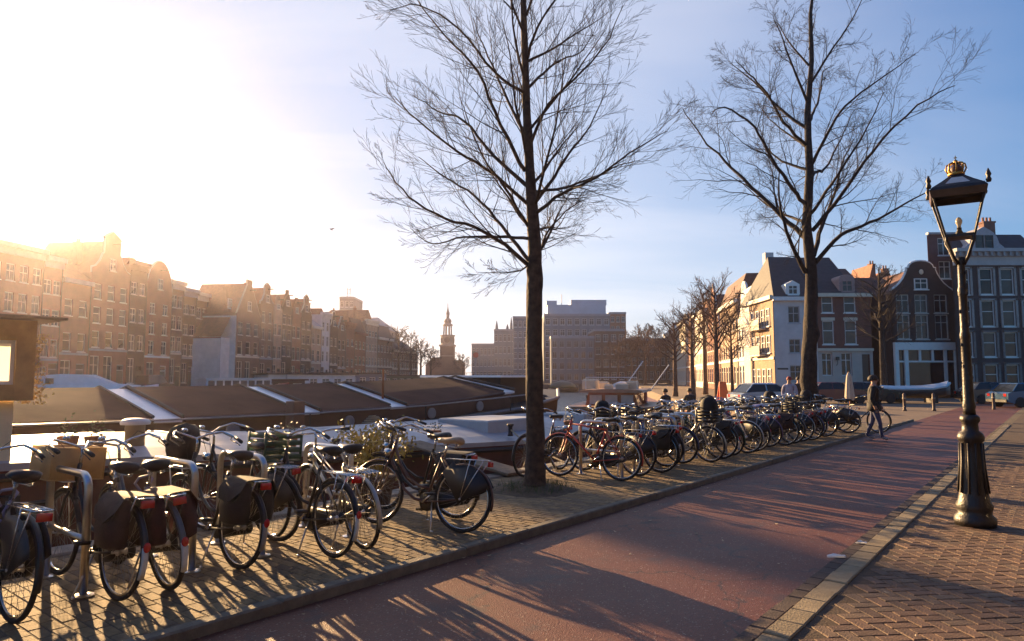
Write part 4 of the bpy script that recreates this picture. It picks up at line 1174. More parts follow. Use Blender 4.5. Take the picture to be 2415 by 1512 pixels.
for i, (x, Y, h, sp_, lab) in enumerate([
    (1458, 150, 11, 4.0, 'reddish bare tree beside the brown brick block'),
    (1490, 148, 13, 4.6, 'reddish bare tree in the middle of the clump across the water'),
    (1522, 146, 13.5, 4.8, 'reddish bare tree behind the blank yellow end wall'),
    (1548, 170, 16.5, 5.0, 'pale tall bare tree top showing over the low brown roofs'),
    (1515, 185, 18.0, 5.2, 'pale bare tree top above the roofs left of the sunlit row')]):
    far_tree(lab, G0(x, Y), h, sp_, .28, m_bark_red, 60 + i, 15, .026)
for i, (x, Y, h, sp_, tr, lab) in enumerate([
    (1592, 62, 8.4, 2.8, .2, 'small bare quay tree with sun on its left before the sunlit row'),
    (1633, 56, 9.0, 3.0, .2, 'bare quay tree with forked crown before the cream house'),
    (1690, 47, 9.6, 3.0, .2, 'tall dark bare quay tree before the steep red roof'),
    (1663, 70, 13.2, 3.2, .24, 'slender bare tree rising highest in front of the sunlit row'),
    (1726, 60, 8.8, 2.6, .16, 'thin bare quay tree beside the domed roof house'),
    (2084, 50, 11.5, 2.6, .26, 'dark bare tree in front of the narrow house beside the bell gable')]):
    far_tree(lab, G0(x, Y, 0), h, sp_, tr, m_bark_red if i < 5 else m_bark2, 80 + i, 22, .007, group='bare trees before the right bank houses', fork=.35)
# ================================================================== BOATS
m_hull_d = mat('barge_hull_dark', (.03, .022, .02), .6, var=.35, scale=2, bump=.2)
m_hull_r = mat('barge_hull_oxide', (.11, .035, .025), .65, var=.35, scale=2, bump=.2)
m_deck_g = mat('grey_deck_paint', (.34, .345, .37), .5, var=.22, scale=1.3, bump=.15, bscale=30)
m_hatch_g = mat('pale_hatch_paint', (.42, .43, .44), .45, var=.15, scale=2)
m_brown_r = mat('brown_roof_felt', (.095, .04, .029), .9, var=.3, scale=1.4, bump=.25, bscale=25, spec=.12)
m_brown_s = mat('brown_coaming', (.07, .032, .024), .55, var=.3, scale=2)
m_skyl = mat('white_skylight', (.8, .8, .8), .3, var=.06)  # white base also stands in for sky reflected in the skylights
m_varn = mat('varnished_mahogany', (.3, .085, .025), .25, var=.3, scale=5, coat=.5)
m_rope = mat('rope', (.35, .28, .18), .9)
m_boatw = mat('boat_white', (.66, .67, .69), .4, var=.08, scale=2)
m_boatb = mat('boat_blue', (.1, .14, .22), .4, var=.1)
m_boatr = mat('boat_red', (.36, .05, .035), .45, var=.2)

# ---- grey roofed barge beside the quay (local x = s, y = t)
bg_ = thing('grey_barge', 'long moored barge with flat pale grey deck directly beyond the nearest bicycles', 'houseboat', (0, 0, 0), ST_ROT)
sta = [(-6, 9.65, 12.5, .84, .9), (1, 9.6, 12.5, .8, .87), (4.5, 9.6, 12.5, .65, .83), (7.4, 9.6, 12.5, .5, .67), (12.3, 9.6, 12.5, .3, .65), (16, 9.6, 12.5, .25, .66), (18.5, 9.7, 12.4, .22, .62), (20.4, 10.2, 12.0, .22, .56), (21.2, 10.9, 11.4, .22, .5)]
dk = MB(); rings = []
for s, n_, f_, zn, zf in sta:
    mid = (n_ + f_) / 2
    rings.append([(s, n_, zn), (s, n_ * .6 + mid * .4, zn * .6 + (zn + zf) / 2 * .4 + .05), (s, mid, (zn + zf) / 2 + .09), (s, f_ * .6 + mid * .4, zf * .6 + (zn + zf) / 2 * .4 + .06), (s, f_, zf), (s, f_, zf - .09), (s, n_, zn - .09)])
dk.loft(rings); part('deck', dk, m_deck_g, bg_)
hl = MB(); hl.loft([[(s, n_ + .04, zn - .093), (s, f_ - .04, zf - .093), (s, f_ - .12, -1.2), (s, n_ + .12, -1.2)] for s, n_, f_, zn, zf in sta]); part('hull', hl, m_hull_r, bg_)
part('rub_rail', MB().tube([(s, n_ + .02, zn - .17) for s, n_, f_, zn, zf in sta], .055, 6), m_hull_d, bg_)
part('hatch', MB().cbox(12.0, 14.0, 10.3, 11.9, .4, .73, .03), m_hatch_g, bg_); part('hatch', MB().cbox(16.2, 17.4, 10.4, 11.8, .4, .7, .03), m_hatch_g, bg_)
seam = MB()
for s in (2.2, 5.4, 8.6, 10.4, 14.4, 17.2):
    k = max(i for i in range(len(sta)) if sta[i][0] <= s); a, b = sta[k], sta[k + 1]; f = (s - a[0]) / (b[0] - a[0])
    zn, zf = a[3] + (b[3] - a[3]) * f, a[4] + (b[4] - a[4]) * f
    part('deck_seam', MB().tube([(s, 9.7, zn + .004), (s, 10.2, zn * .6 + (zn + zf) / 2 * .4 + .05), (s, 11.05, (zn + zf) / 2 + .09), (s, 11.9, zf * .6 + (zn + zf) / 2 * .4 + .06), (s, 12.4, zf + .008)], .022, 5), m_hatch_g, bg_)
v = part('vent', MB().lathe([(.13, 0), (.13, .3), (.15, .3)], 14, (4.35, 10.4, .75)), mat('vent_ochre', (.3, .24, .15), .6), bg_, True)
part('vent_cap', MB().lathe([(.19, 0), (.2, .03), (.17, .07), (.08, .09)], 16, (4.35, 10.4, 1.05)), m_boatw, v, True)
for s in (7.4, 12.2): part('bollard', MB().lathe([(.07, 0), (.05, .06), (.05, .2), (.08, .24), (.08, .27)], 10, (s, 9.8, .4)), m_hull_d, bg_, True)
part('gangplank', MB().add([(8.9, 7.2, .1), (9.4, 7.2, .1), (9.4, 9.8, .46), (8.9, 9.8, .46), (8.9, 7.2, .14), (9.4, 7.2, .14), (9.4, 9.8, .5), (8.9, 9.8, .5)], [(3, 2, 1, 0), (4, 5, 6, 7), (0, 1, 5, 4), (1, 2, 6, 5), (2, 3, 7, 6), (3, 0, 4, 7)]), mat('plank_wood', (.2, .14, .09), .85, var=.3), bg_)
# cabin at its stern
cab = part('cabin_wall', MB().box(-4, 2.68, 9.72, 11.0, .3, 1.45), mat('cabin_cream', (.78, .7, .48), .6, var=.1), bg_)
part('cabin_plinth', MB().box(-4, 2.74, 9.5, 9.719, -.9, .36), m_hull_d, bg_)
m_cbr = mat('cabin_brown_glow', (.46, .29, .12), .6, var=.2)  # lightened to golden: the flare glow is put into the base colour
part('cabin_jamb', MB().box(2.64, 2.84, 9.6, 9.7, 1.451, 2.4), m_cbr, bg_)
part('cabin_sill', MB().box(-4, 2.639, 9.6, 9.7, 1.451, 1.64), m_cbr, bg_)
part('cabin_head', MB().box(-4, 2.639, 9.6, 9.7, 2.16, 2.4), m_cbr, bg_)
for s in (-1.2, 2.78): part('cabin_post', MB().box(s - .05, s + .05, 10.85, 10.95, 1.451, 2.4), m_cbr, bg_)
part('cabin_window', MB().box(-.2, 2.638, 9.64, 9.66, 1.64, 1.68).box(-.2, 2.638, 9.64, 9.66, 2.12, 2.16).box(2.6, 2.638, 9.641, 9.659, 1.681, 2.119), m_boatw, bg_)
bm_ = bpy.data.materials.new('sunlit_blind'); bm_.use_nodes = True
n, l = bm_.node_tree.nodes, bm_.node_tree.links
n.remove(n['Principled BSDF'])
tr_ = n.new('ShaderNodeBsdfTranslucent'); tr_.inputs[0].default_value = (.85, .8, .72, 1)
df_ = n.new('ShaderNodeBsdfDiffuse'); df_.inputs[0].default_value = (.85, .82, .76, 1)
mx_ = n.new('ShaderNodeMixShader'); mx_.inputs[0].default_value = .45
l.new(tr_.outputs[0], mx_.inputs[1]); l.new(df_.outputs[0], mx_.inputs[2]); l.new(mx_.outputs[0], [x for x in n if x.type == 'OUTPUT_MATERIAL'][0].inputs['Surface'])
part('blind', MB().add([(-.15, 9.65, 1.67), (2.605, 9.65, 1.67), (2.605, 9.65, 2.13), (-.15, 9.65, 2.13)], [(0, 1, 2, 3)]), bm_, bg_)
part('cabin_roof', MB().cbox(-4.2, 3.05, 9.25, 11.1, 2.402, 2.44, .01), mat('cabin_roof_brown', (.12, .07, .04), .6), bg_)
lv = MB(); rg = random.Random(8)
for k in range(620):
    z = rg.uniform(1.4, 2.25); s = 2.86 + abs(rg.gauss(.04, .045)) + .05 * math.sin(z * 9); t_ = rg.uniform(9.55, 10.3)
    q = Vector((s, t_, z)); a = Vector((rg.gauss(0, 1), rg.gauss(0, 1), rg.gauss(0, 1))).normalized(); b = a.orthogonal().normalized(); r_ = rg.uniform(.014, .03)
    lv.add([q - a * r_, q + b * r_ * .6, q + a * r_, q - b * r_ * .6], [(0, 1, 2, 3)])
part('climber_leaves', lv, mat('gold_leaf', (.42, .27, .06), .6, var=.3), bg_)['kind'] = 'stuff'
part('fender_rail', MB().tube([(-4, 9.3, .28), (3.0, 9.3, .28)], .03, 6), m_hull_d, bg_)

# ---- brown barge behind it
bb_ = thing('brown_barge', 'long dark barge with brown pitched hatch roof and white skylight strips', 'houseboat', (0, 0, 0), ST_ROT)
def zn(s): return [(-8, 1.02), (1, 1.0), (4, .95), (6.4, .92), (9.6, .94), (12.3, .98), (14.8, 1.12), (17, 1.3)]
def itp(tab, s):
    for (a, b), (c, d) in zip(tab, tab[1:]):
        if a <= s <= c: return b + (d - b) * (s - a) / (c - a)
    return tab[-1][1]
ZN = zn(0); ZR = [(-8, 1.5), (6, 1.48), (10, 1.5), (13, 1.57), (17, 1.72)]
def roof_sec(s, dz=0.0): a, b = itp(ZN, s) + dz, itp(ZR, s) + dz; return [(s, 13.5, a), (s, 14.7, a * .54 + b * .46 + .01), (s, 16.1, b), (s, 17.5, a * .54 + b * .46 + .01), (s, 18.8, a), (s, 18.8, a - .06), (s, 16.1, b - .1), (s, 13.5, a - .06)]
cuts = [-8, -1.8, 2.4, 6.25, 9.45, 12.15, 16.75]
for a, b in zip(cuts, cuts[1:]):
    ss = [a + .3 + (b - a - .6) * k / 5 for k in range(6)]
    hcov = part('hatch_cover', MB().loft([roof_sec(s, .03) for s in ss]), m_brown_r, bb_)
    part('hatch_batten', MB().tube([(s, 13.47, itp(ZN, s) - .02) for s in ss], .045, 6), m_brown_s, hcov)
for c in cuts[1:]:
    part('skylight', MB().loft([roof_sec(c - .27, -.01), roof_sec(c + .27, -.01)]), m_skyl, bb_)
    for e in (-.285, .285): part('skylight_curb', MB().tube([(c + e, p_[1], p_[2] + .05) for p_ in roof_sec(c + e)[:5]], .03, 5), m_hull_d, bb_)
cz = [-8, 1, 4, 6.4, 9.6, 12.3, 14.8, 16.9]
part('coaming', MB().loft([[(s, 13.56, itp(ZN, s) - .05), (s, 18.75, itp(ZN, s) - .05), (s, 18.75, .35), (s, 13.56, .35)] for s in cz]), m_brown_s, bb_)
hs = [(-9, 12.7, 19.6, .6), (1, 12.7, 19.6, .58), (8, 12.7, 19.6, .5), (13, 12.75, 19.5, .58), (17, 13.0, 19.3, .78), (20, 13.9, 18.4, 1.02), (22.4, 15.6, 16.7, 1.25)]
part('hull', MB().loft([[(s, a, z), (s, b, z), (s, b - .3, -1.2), (s, a + .3, -1.2)] for s, a, b, z in hs]), m_hull_d, bb_)
part('gunwale', MB().tube([(s, a - .02, z) for s, a, b, z in hs], .06, 6), mat('gunwale_grey', (.16, .15, .15), .5, var=.2), bb_)
rp = [(s, 12.85, itp([(h[0], h[3]) for h in hs], s)) for s in (-6, -2, 2, 5.5, 9, 12.5, 16, 17.2)]
for q in rp: part('rail_post', MB().tube([q, (q[0], q[1], q[2] + .42)], .018, 6), m_steel if 'm_steel' in globals() else m_hull_d, bb_)
part('rail', MB().tube([(q[0], q[1], q[2] + .42) for q in rp], .02, 6), mat('rail_grey', (.3, .29, .29), .4, .5), bb_)
part('stove_pipe', MB().box(8.72, 9.0, 13.05, 13.35, .5, 1.2), mat('pipe_brown', (.16, .075, .05), .6), bb_)
part('mast', MB().tube([(12.3, 14.3, 1.0), (12.3, 14.3, 1.95)], .03, 6), m_varn, bb_)
wh = part('wheelhouse', MB().box(17.4, 19.2, 14.4, 17.8, .7, 1.72), mat('tarred_black', (.018, .015, .015), .7), bb_)
part('wheelhouse_roof', MB().cbox(17.2, 19.4, 14.2, 18.0, 1.721, 1.79, .02), m_skyl, wh)
for k in range(2): part('fender', MB().ball((19.2 + k * .9, 14.1 + k * .5, .75), .3, 12, 8, (.9, .9, 1.2)), mat('fender_black', (.015, .014, .015), .7), bb_, True)

for s in (3, 5.2, 7.6, 10.6, 13.4, 15.4): part('porthole', MB().lathe([(.13, 0), (.15, .02), (.15, .05), (.11, .05)], 14), m_lead, bb_, True, loc=(s, 13.57, itp(ZN, s) - .3), rot=(R(90), 0, 0))
part('rope_coil', MB().tube([((.28 - .004 * k) * math.cos(k * .5) + 11, (.28 - .004 * k) * math.sin(k * .5) + 13.12, .6 + .004 * k) for k in range(48)], .022, 5), m_rope, bb_)
for q in ((3.4, 10.1, .74), (3.7, 10.05, .72), (6.6, 9.95, .58), (10.0, 10.0, .42), (15.0, 10.1, .36)):
    pt_ = part('plant_pot', MB().lathe([(.09, 0), (.13, .2), (.14, .21), (.12, .23)], 10, q), mat('terracotta', (.3, .12, .06), .8), bg_, True)
    lf_ = MB(); rg = random.Random(int(q[0] * 10))
    for k in range(60):
        c_ = Vector(q) + Vector((rg.gauss(0, .07), rg.gauss(0, .07), .24 + abs(rg.gauss(.06, .07)))); d_ = Vector((rg.gauss(0, 1), rg.gauss(0, 1), rg.gauss(0, 1))).normalized(); e_ = d_.orthogonal().normalized()
        lf_.add([c_ - d_ * .03, c_ + e_ * .012, c_ + d_ * .03, c_ - e_ * .012], [(0, 1, 2, 3)])
    part('pot_leaves', lf_, mat('pot_leaf', (.08, .09, .03), .6, var=.3), pt_)
for sa_, ta_, za_ in ((7.4, 9.8, .62), (12.2, 9.8, .55)):
    part('mooring_rope', MB().tube([(sa_, ta_, za_), (sa_ - .5, 8.8, za_ - .35), (sa_ - 1.0, 7.9, .15), (sa_ - 1.2, 7.5, .1)], .018, 5), m_rope, bg_)
# ---- varnished launch at the end of the grey barge
lx = thing('wooden_launch', 'varnished wooden launch with little cabin windows and cream cushions on its roof', 'boat', (3.65, 24.0, 0), R(-16))
hsec = [(-2.9, 1.1, .74), (-1.5, 1.38, .72), (.5, 1.45, .72), (2.4, 1.2, .78), (4.0, .7, .86), (5.0, .05, 1.0)]
part('hull', MB().loft([[(-w, y, z), (w, y, z), (w * .72, y, -.75), (0, y, -1.15), (-w * .72, y, -.75)] for y, w, z in hsec]), m_varn, lx)
part('deck', MB().loft([[(-w * 1.04, y, z + .002), (w * 1.04, y, z + .002), (w * 1.04, y, z + .07), (-w * 1.04, y, z + .07)] for y, w, z in hsec]), mat('teak_deck', (.4, .2, .1), .5, var=.25, scale=8), lx)
cbn = part('cabin', MB().loft([[(-.9, y, .68), (.9, y, .68), (.76, y, 1.22), (-.76, y, 1.22)] for y in (-1.3, 2.0)]), m_varn, lx)
part('cabin_roof', MB().loft([[(-1.06, y, 1.222), (1.06, y, 1.222), (1.0, y, 1.3), (0, y, 1.34), (-1.0, y, 1.3)] for y in (-1.5, 2.2)]), mat('roof_tan', (.4, .25, .15), .5), lx)
for x in (-.52, 0, .52): part('window', MB().box(x - .2, x + .2, -1.33, -1.303, .84, 1.14), mat('sky_reflect_pane', (.5, .48, .45), .15), cbn)  # pale base paints the bright reflection on the front panes
for y in (-.7, .1, .9, 1.6): part('window', MB().box(-.9, -.86, y - .25, y + .25, .86, 1.12), m_pane2, cbn)
m_cush = mat('cream_cushion', (.66, .55, .42), .85, var=.12, scale=6)
for i, (x, y, w, h) in enumerate(((-.62, -.9, .3, .42), (-.25, -.6, .2, .2), (.25, -1.0, .28, .24), (.62, -.7, .26, .34), (-.5, .2, .25, .3), (.2, .4, .35, .2))):
    part('cushion', MB().cbox(x - w * .75, x + w * .75, y - .24, y + .24, 1.335, 1.335 + h * .8, min(.05, h * .3)), m_cush, lx, rot=(0, 0, R((i * 37) % 20 - 10)))
part('roof_rail', MB().tube([(-.85, -1.3, 1.33), (-.85, -1.3, 1.72), (.85, -1.3, 1.72), (.85, -1.3, 1.33)], .016, 6), m_skyl, lx)
part('boat_hook', MB().tube([(.3, -.4, 1.34), (.85, .9, 2.3)], .018, 6), m_skyl, lx); part('flag_staff', MB().tube([(1.0, 1.8, 1.2), (1.7, 2.2, 2.2)], .018, 6), m_skyl, lx)
part('lifebuoy', MB().tube([(.92, 1.0 + .2 * math.cos(k * math.pi / 8), 1.0 + .2 * math.sin(k * math.pi / 8)) for k in range(16)], .05, 6, closed=True), mat('buoy_pink', (.65, .3, .27), .6), lx, True)

# ---- floating terrace with white rail
pt = thing('jetty', 'floating terrace with white railing where the two seated people are', 'jetty', (7.0, 29.5, 0), R(-8))
part('deck', MB().box(-2.0, 2.0, -1.8, 2.6, -.25, -.1), mat('jetty_wood', (.2, .15, .11), .85, var=.3), pt)
part('float', MB().box(-1.9, 1.9, -1.7, 2.5, -1.2, -.251), m_hull_d, pt)
for k in range(9): part('baluster', MB().tube([(-1.95 + k * .4875, -1.75, -.1), (-1.95 + k * .4875, -1.75, .75)], .03, 6), m_boatw, pt)
for z in (.3, .75): part('rail', MB().box(-2.0, 2.0, -1.79, -1.71, z - .03, z + .03), m_boatw, pt)

# ---- boats along the far bank
def loft_hull(sec): return MB().loft([[(x, -w, z), (x, w, z), (x, w * .75, -.6), (x, 0, -1.25), (x, -w * .75, -.6)] for x, w, z in sec])
def bank_pos(Y, off=10.4): return Vector((-54.4 + DL * Y + off, Y, 0))
cr = thing('motor_cruiser', 'white motor cruiser with sloping foredeck moored before the hazy houses', 'boat', bank_pos(57), R(90) - ang - R(62))
part('hull', loft_hull([(-4.2, 1.5, .55), (-1, 1.7, .6), (2, 1.6, .75), (4.4, .9, 1.0), (5.6, .05, 1.15)]), m_boatw, cr, True)
part('superstructure', MB().loft([[(x, -w, z0), (x, w, z0), (x, w * .85, z1), (x, -w * .85, z1)] for x, w, z0, z1 in ((-3.6, 1.35, .5, 1.8), (-1.4, 1.4, .5, 2.0), (.6, 1.3, .6, 1.95), (2.4, 1.0, .7, 1.2), (4.2, .5, .9, 1.05))]), m_boatw, cr)
for x in (-3.0, -2.1): part('window', MB().box(x - .28, x + .28, -1.36, -1.26, 1.2, 1.65), m_pane, cr)
part('windscreen', MB().add([(.7, -1.0, 1.5), (.7, 1.0, 1.5), (.62, .95, 1.9), (.62, -.95, 1.9)], [(0, 1, 2, 3)]), m_pane, cr)
part('funnel', MB().box(-4.1, -3.7, -.3, .3, 1.0, 2.5), m_boatw, cr)
rb = thing('red_houseboat', 'red-hulled houseboat with low white glazed cabin in front of the white side wall', 'houseboat', bank_pos(80), R(90) - ang - R(40))
part('hull', loft_hull([(-6, 1.9, .5), (0, 2.1, .45), (4.5, 1.8, .7), (6.4, .2, 1.1)]), m_boatr, rb)
part('cabin', MB().box(-3.8, 3.6, -1.6, 1.6, .4, 1.55), m_boatw, rb)
for k in range(8): part('window', MB().box(-3.6 + k * .9, -2.9 + k * .9, -1.63, -1.602, .7, 1.35), m_pane2, rb)
part('cabin_roof', MB().cbox(-4, 3.8, -1.8, 1.8, 1.551, 1.65, .02), m_boatw, rb)
def ark(name, label, Y, L, B, H, wallm, n, rot, roofm=m_hull_d, off=11.0, zb=-.2):
    t = thing(name, label, 'houseboat', bank_pos(Y, off), R(90) - ang - R(rot))
    part('float', MB().box(-L / 2 - .3, L / 2 + .3, -B / 2 - .3, B / 2 + .3, -1.3, zb), m_hull_d, t)
    holes = [(L * (k + .18) / n, H * .28, L * .64 / n, H * .48) for k in range(n)]
    m = MB(); holed_wall(m, L, 0, H, holes); m.box(.002, L - .002, .18, B, 0, H - .01)
    part('wall', m, wallm, t, loc=(-L / 2, -B / 2, zb + .001))
    for k, h in enumerate(holes):
        w_ = add_window(t, -L / 2 + h[0], zb + h[1], h[2], h[3], 'cross'); w_.location.y = -B / 2 + .07
    part('roof', MB().cbox(-L / 2 - .35, L / 2 + .35, -B / 2 - .45, B / 2 + .35, zb + H + .003, zb + H + .2, .03), roofm, t)
    part('chimney', MB().tube([(L * .3, 0, zb + H), (L * .3, 0, zb + H + .8)], .09, 8), m_lead, t)
    return t
ark('white_houseboat', 'white houseboat with yellow-curtained windows and dark flat roof across the canal', 97, 13, 4.6, 2.3, m_boatw, 7, 38)
ark('blue_houseboat', 'blue-grey houseboat right of the white one across the canal', 113, 12, 4.4, 2.5, m_boatb, 6, 30)
ark('brown_houseboat', 'low brown houseboat half hidden left of the white one', 88, 8, 4.0, 1.5, m_brown_s, 4, 38, m_brown_r, 10.2)
ark('green_houseboat', 'dim houseboat moored near the bridge under the bare trees', 138, 12, 4.4, 2.2, mat('boat_green', (.06, .09, .07), .5), 6, 25)
for i, (x, Y, c, lab) in enumerate(((1235, 120, m_boatw, 'small white boat on the water left of the big trunk'), (1330, 125, mat('boat_green', (.06, .09, .07), .5), 'round dark tarpaulin-covered boat right of the big trunk'), (1470, 118, m_boatw, 'pale boat moored below the reddish trees'))):
    q = at(x, 890, Y); b_ = thing('moored_boat', lab, 'boat', (q.x, Y, 0), R(10 + i * 20), 'small boats moored in mid canal')
    part('hull', loft_hull([(-2.8, 1.0, -.2), (0, 1.2, -.25), (2.2, .8, -.05), (3.2, .05, .2)]), m_hull_d if i == 1 else c, b_, True)
    part('cover', MB().loft([[(xx, w * math.cos(a * math.pi / 8), -.2 + h * math.sin(a * math.pi / 8)) for a in range(9)] + [(xx, 0, -.3)] for xx, w, h in ((-2.6, .9, .9), (-1, 1.1, 1.25), (.8, 1.1, 1.2), (2.2, .75, .7))]), c, b_, True)
# boat lying on the quay before the shop front
wb = thing('white_boat', 'white open boat on low supports in front of the white shopfront', 'boat', at(2160, 890, 47) * 1.0 + Vector((0, 0, -EYE)), R(4))
part('hull', MB().loft([[(x, -w, z), (x, w, z), (x, w * .8, .55), (x, 0, .3), (x, -w * .8, .55)] for x, w, z in ((-2.6, .5, .98), (-1.5, .85, .92), (.4, .95, .95), (1.6, .7, 1.1), (2.4, .06, 1.3))]), mat('boat_dark_hull', (.04, .04, .045), .5), wb, True)
part('gunwale', MB().tube([(-2.6, -.5, .98), (-1.5, -.86, .93), (.4, -.96, .96), (1.6, -.72, 1.11), (2.42, 0, 1.32), (1.6, .72, 1.11), (.4, .96, .96), (-1.5, .86, .93), (-2.6, .5, .98)], .09, 6), m_boatw, wb)
part('cover', MB().loft([[(x, -w * .95, z + .02), (x, 0, z + .22), (x, w * .95, z + .02), (x, 0, z - .1)] for x, w, z in ((-2.55, .5, .98), (-1.5, .85, .93), (.4, .95, .96), (1.6, .7, 1.1), (2.3, .1, 1.27))]), m_boatw, wb)
for x in (-1.4, 1.0): part('support', MB().box(x - .1, x + .1, -.6, .6, 0, .6), m_hull_d, wb)
# ================================================================== BICYCLES AND STANDS
m_steel = mat('galvanised_steel', (.55, .54, .54), .3, 1.0, var=.2, scale=8, bump=.05)
m_chrome = mat('chrome', (.6, .6, .6), .18, 1.0, var=.1, scale=9)
m_rubber = mat('tyre_rubber', (.02, .019, .018), .85, var=.2)
m_blackp = mat('black_paint', (.018, .017, .018), .32, var=.2, spec=.5)
m_blackm = mat('black_plastic', (.02, .02, .021), .5, var=.2)
m_spoke = mat('spoke_steel', (.3, .29, .28), .35, 1.0)
m_red = mat('reflector_red', (.55, .012, .01), .2, var=.1)
m_lens = mat('lamp_lens', (.7, .7, .68), .15)
m_leather = mat('saddle_black', (.025, .022, .02), .38, var=.3)
m_tan = mat('saddle_tan', (.42, .3, .19), .5, var=.2)
m_wht = mat('mudguard_white', (.68, .66, .6), .45, var=.15, scale=12)
m_canvas = mat('bag_black', (.01, .01, .011), .75, var=.3, scale=14, bump=.3)
m_canvas_r = mat('bag_burgundy', (.05, .014, .016), .75, var=.3, scale=14, bump=.3)
m_canvas_b = mat('bag_brown', (.032, .014, .012), .75, var=.3, scale=14, bump=.3)
m_cardb = mat('plywood_box', (.5, .3, .12), .75, var=.2, scale=5)
m_greenp = mat('green_crate_plastic', (.02, .07, .045), .5, var=.2)
paint = {
    'black': m_blackp,
    'red': mat('paint_red', (.5, .045, .02), .3, var=.15, coat=.4),
    'silver': mat('paint_silver', (.42, .42, .4), .3, .6, var=.15),
    'green': mat('paint_green', (.03, .07, .045), .3, var=.2),
    'blue': mat('paint_blue', (.035, .06, .16), .3, var=.2),
    'brown': mat('paint_brown', (.1, .045, .03), .35, var=.2),
    'white': mat('paint_white', (.6, .6, .57), .35, var=.1),
    'violet': mat('paint_violet', (.13, .08, .2), .35, var=.15),
    'grey': mat('paint_grey', (.12, .12, .125), .35, var=.15),
}
WR = .35
_bm = {}
def bm(key, f, smooth=True):
    if key not in _bm:
        b = MB(); mt = f(b) or m_blackm
        _bm[key] = b.mesh(key.split('|')[0], mt, smooth)
    return _bm[key]
def torus_pts(R_, n): return [(R_ * math.cos(2 * math.pi * k / n), 0, R_ * math.sin(2 * math.pi * k / n)) for k in range(n)]
def f_tyre(b): b.tube(torus_pts(.331, 44), .0195, 8, closed=True); return m_rubber
def f_rim(b):
    b.tube(torus_pts(.308, 44), .0095, 6, closed=True); return m_chrome
def f_spokes(b):
    for k in range(28):
        a = 2 * math.pi * k / 28; s = (1 if k % 2 else -1); a2 = a + (.35 if (k // 2) % 2 else -.35)
        b.tube([(.02 * math.cos(a2), s * .03, .02 * math.sin(a2)), (.302 * math.cos(a), 0, .302 * math.sin(a))], .0015, 3, cap=False)
    return m_spoke
def f_hub(b):
    b.M = Matrix.Rotation(R(90), 4, 'X'); b.lathe([(.012, -.07), (.012, -.036), (.028, -.034), (.028, -.026), (.017, -.022), (.017, .022), (.028, .026), (.028, .034), (.012, .036), (.012, .07)], 10); return m_steel
def f_guard(a0, a1, w=.024, r=.372):
    def f(b):
        n = max(4, int(abs(a1 - a0) / 9)); rings = []
        for k in range(n + 1):
            a = R(a0 + (a1 - a0) * k / n); c, s = math.cos(a), math.sin(a)
            rings.append([(rr * c, y, rr * s) for y, rr in ((-w, r - .014), (-w * .5, r - .003), (0, r), (w * .5, r - .003), (w, r - .014), (w * .5, r - .006), (0, r - .004), (-w * .5, r - .006))])
        b.loft(rings)
    return f
def f_frame(style):
    def f(b):
        bb, st_, hub = (.46, 0, .29), (.275, 0, .8), (0, 0, WR)
        h0, h1 = (.965, 0, .69), (.9, 0, .93)
        b.tube([h0, h1], .019, 8); b.tube([bb, st_], .016, 8)
        if style == 'diamond':
            b.tube([st_, (.908, 0, .88)], .0145, 8); b.tube([bb, (.945, 0, .75)], .0165, 8)
        elif style == 'mixte':
            b.tube([bb, (.945, 0, .75)], .0165, 8)
            for y in (-.02, .02): b.tube([(.915, y, .86), (.35, y * 1.3, .58), (.02, y * 3, .37)], .009, 6)
        else:
            b.tube([(.95, 0, .74), (.86, 0, .56), (.74, 0, .4), (.6, 0, .31), bb], .0175, 8)
            b.tube([(.91, 0, .88), (.82, 0, .68), (.7, 0, .53), (.55, 0, .45), (.41, 0, .43)], .0145, 8)
        for y in (-.055, .055):
            b.tube([(.46, y * .5, .29), (.25, y, .31), (0, y, WR)], .0095, 6)
            b.tube([(.285, y * .4, .77), (.14, y, .56), (0, y, WR)], .008, 6)
        b.M = Matrix.Translation(Vector(bb)) @ Matrix.Rotation(R(90), 4, 'X'); b.lathe([(.024, -.045), (.024, .045)], 10); b.M = None
    return f
def f_fork(b):
    b.tube([(.905, 0, .92), (.965, 0, .7)], .012, 6)
    for y in (-.05, .05): b.tube([(.965, y * .6, .705), (.985, y, .64), (1.02, y, .52), (1.06, y, .42), (1.1, y, WR)], [.013, .012, .011, .009, .008], 6)
def f_bar(kind):
    def f(b):
        b.tube([(.9, 0, .92), (.885, 0, 1.02), (.91, 0, 1.06)], .0125, 8)
        if kind == 'flat': pts = [(.8, -.33, 1.07), (.9, -.2, 1.075), (.915, 0, 1.06), (.9, .2, 1.075), (.8, .33, 1.07)]
        else: pts = [(.62, -.29, 1.05), (.76, -.3, 1.09), (.87, -.24, 1.13), (.93, -.12, 1.1), (.915, 0, 1.06), (.93, .12, 1.1), (.87, .24, 1.13), (.76, .3, 1.09), (.62, .29, 1.05)]
        b.tube(pts, .0115, 8); return m_chrome
    return f
def f_grip(kind, s):
    def f(b):
        if kind == 'flat': b.tube([(.84, s * .28, 1.073), (.785, s * .345, 1.068)], .017, 8)
        else: b.tube([(.735, s * .299, 1.083), (.6, s * .288, 1.045)], .017, 8)
        return m_blackm
    return f
def f_lever(b):
    for s in (-1, 1): b.tube([(.8, s * .305, 1.085), (.82, s * .3, 1.055), (.7, s * .3, 1.03), (.64, s * .3, 1.01)], .005, 5)
    b.tube([(.8, .3, 1.08), (.92, .2, 1.14), (1.0, .05, 1.0), (.97, .02, .8)], .003, 4); b.tube([(.8, -.3, 1.08), (.95, -.18, 1.16), (1.02, -.05, 1.02), (.98, -.02, .75)], .003, 4)
    return m_blackm
def f_bell(b): b.ball((.9, .13, 1.14), .03, 10, 6, (1, 1, .7)); return m_chrome
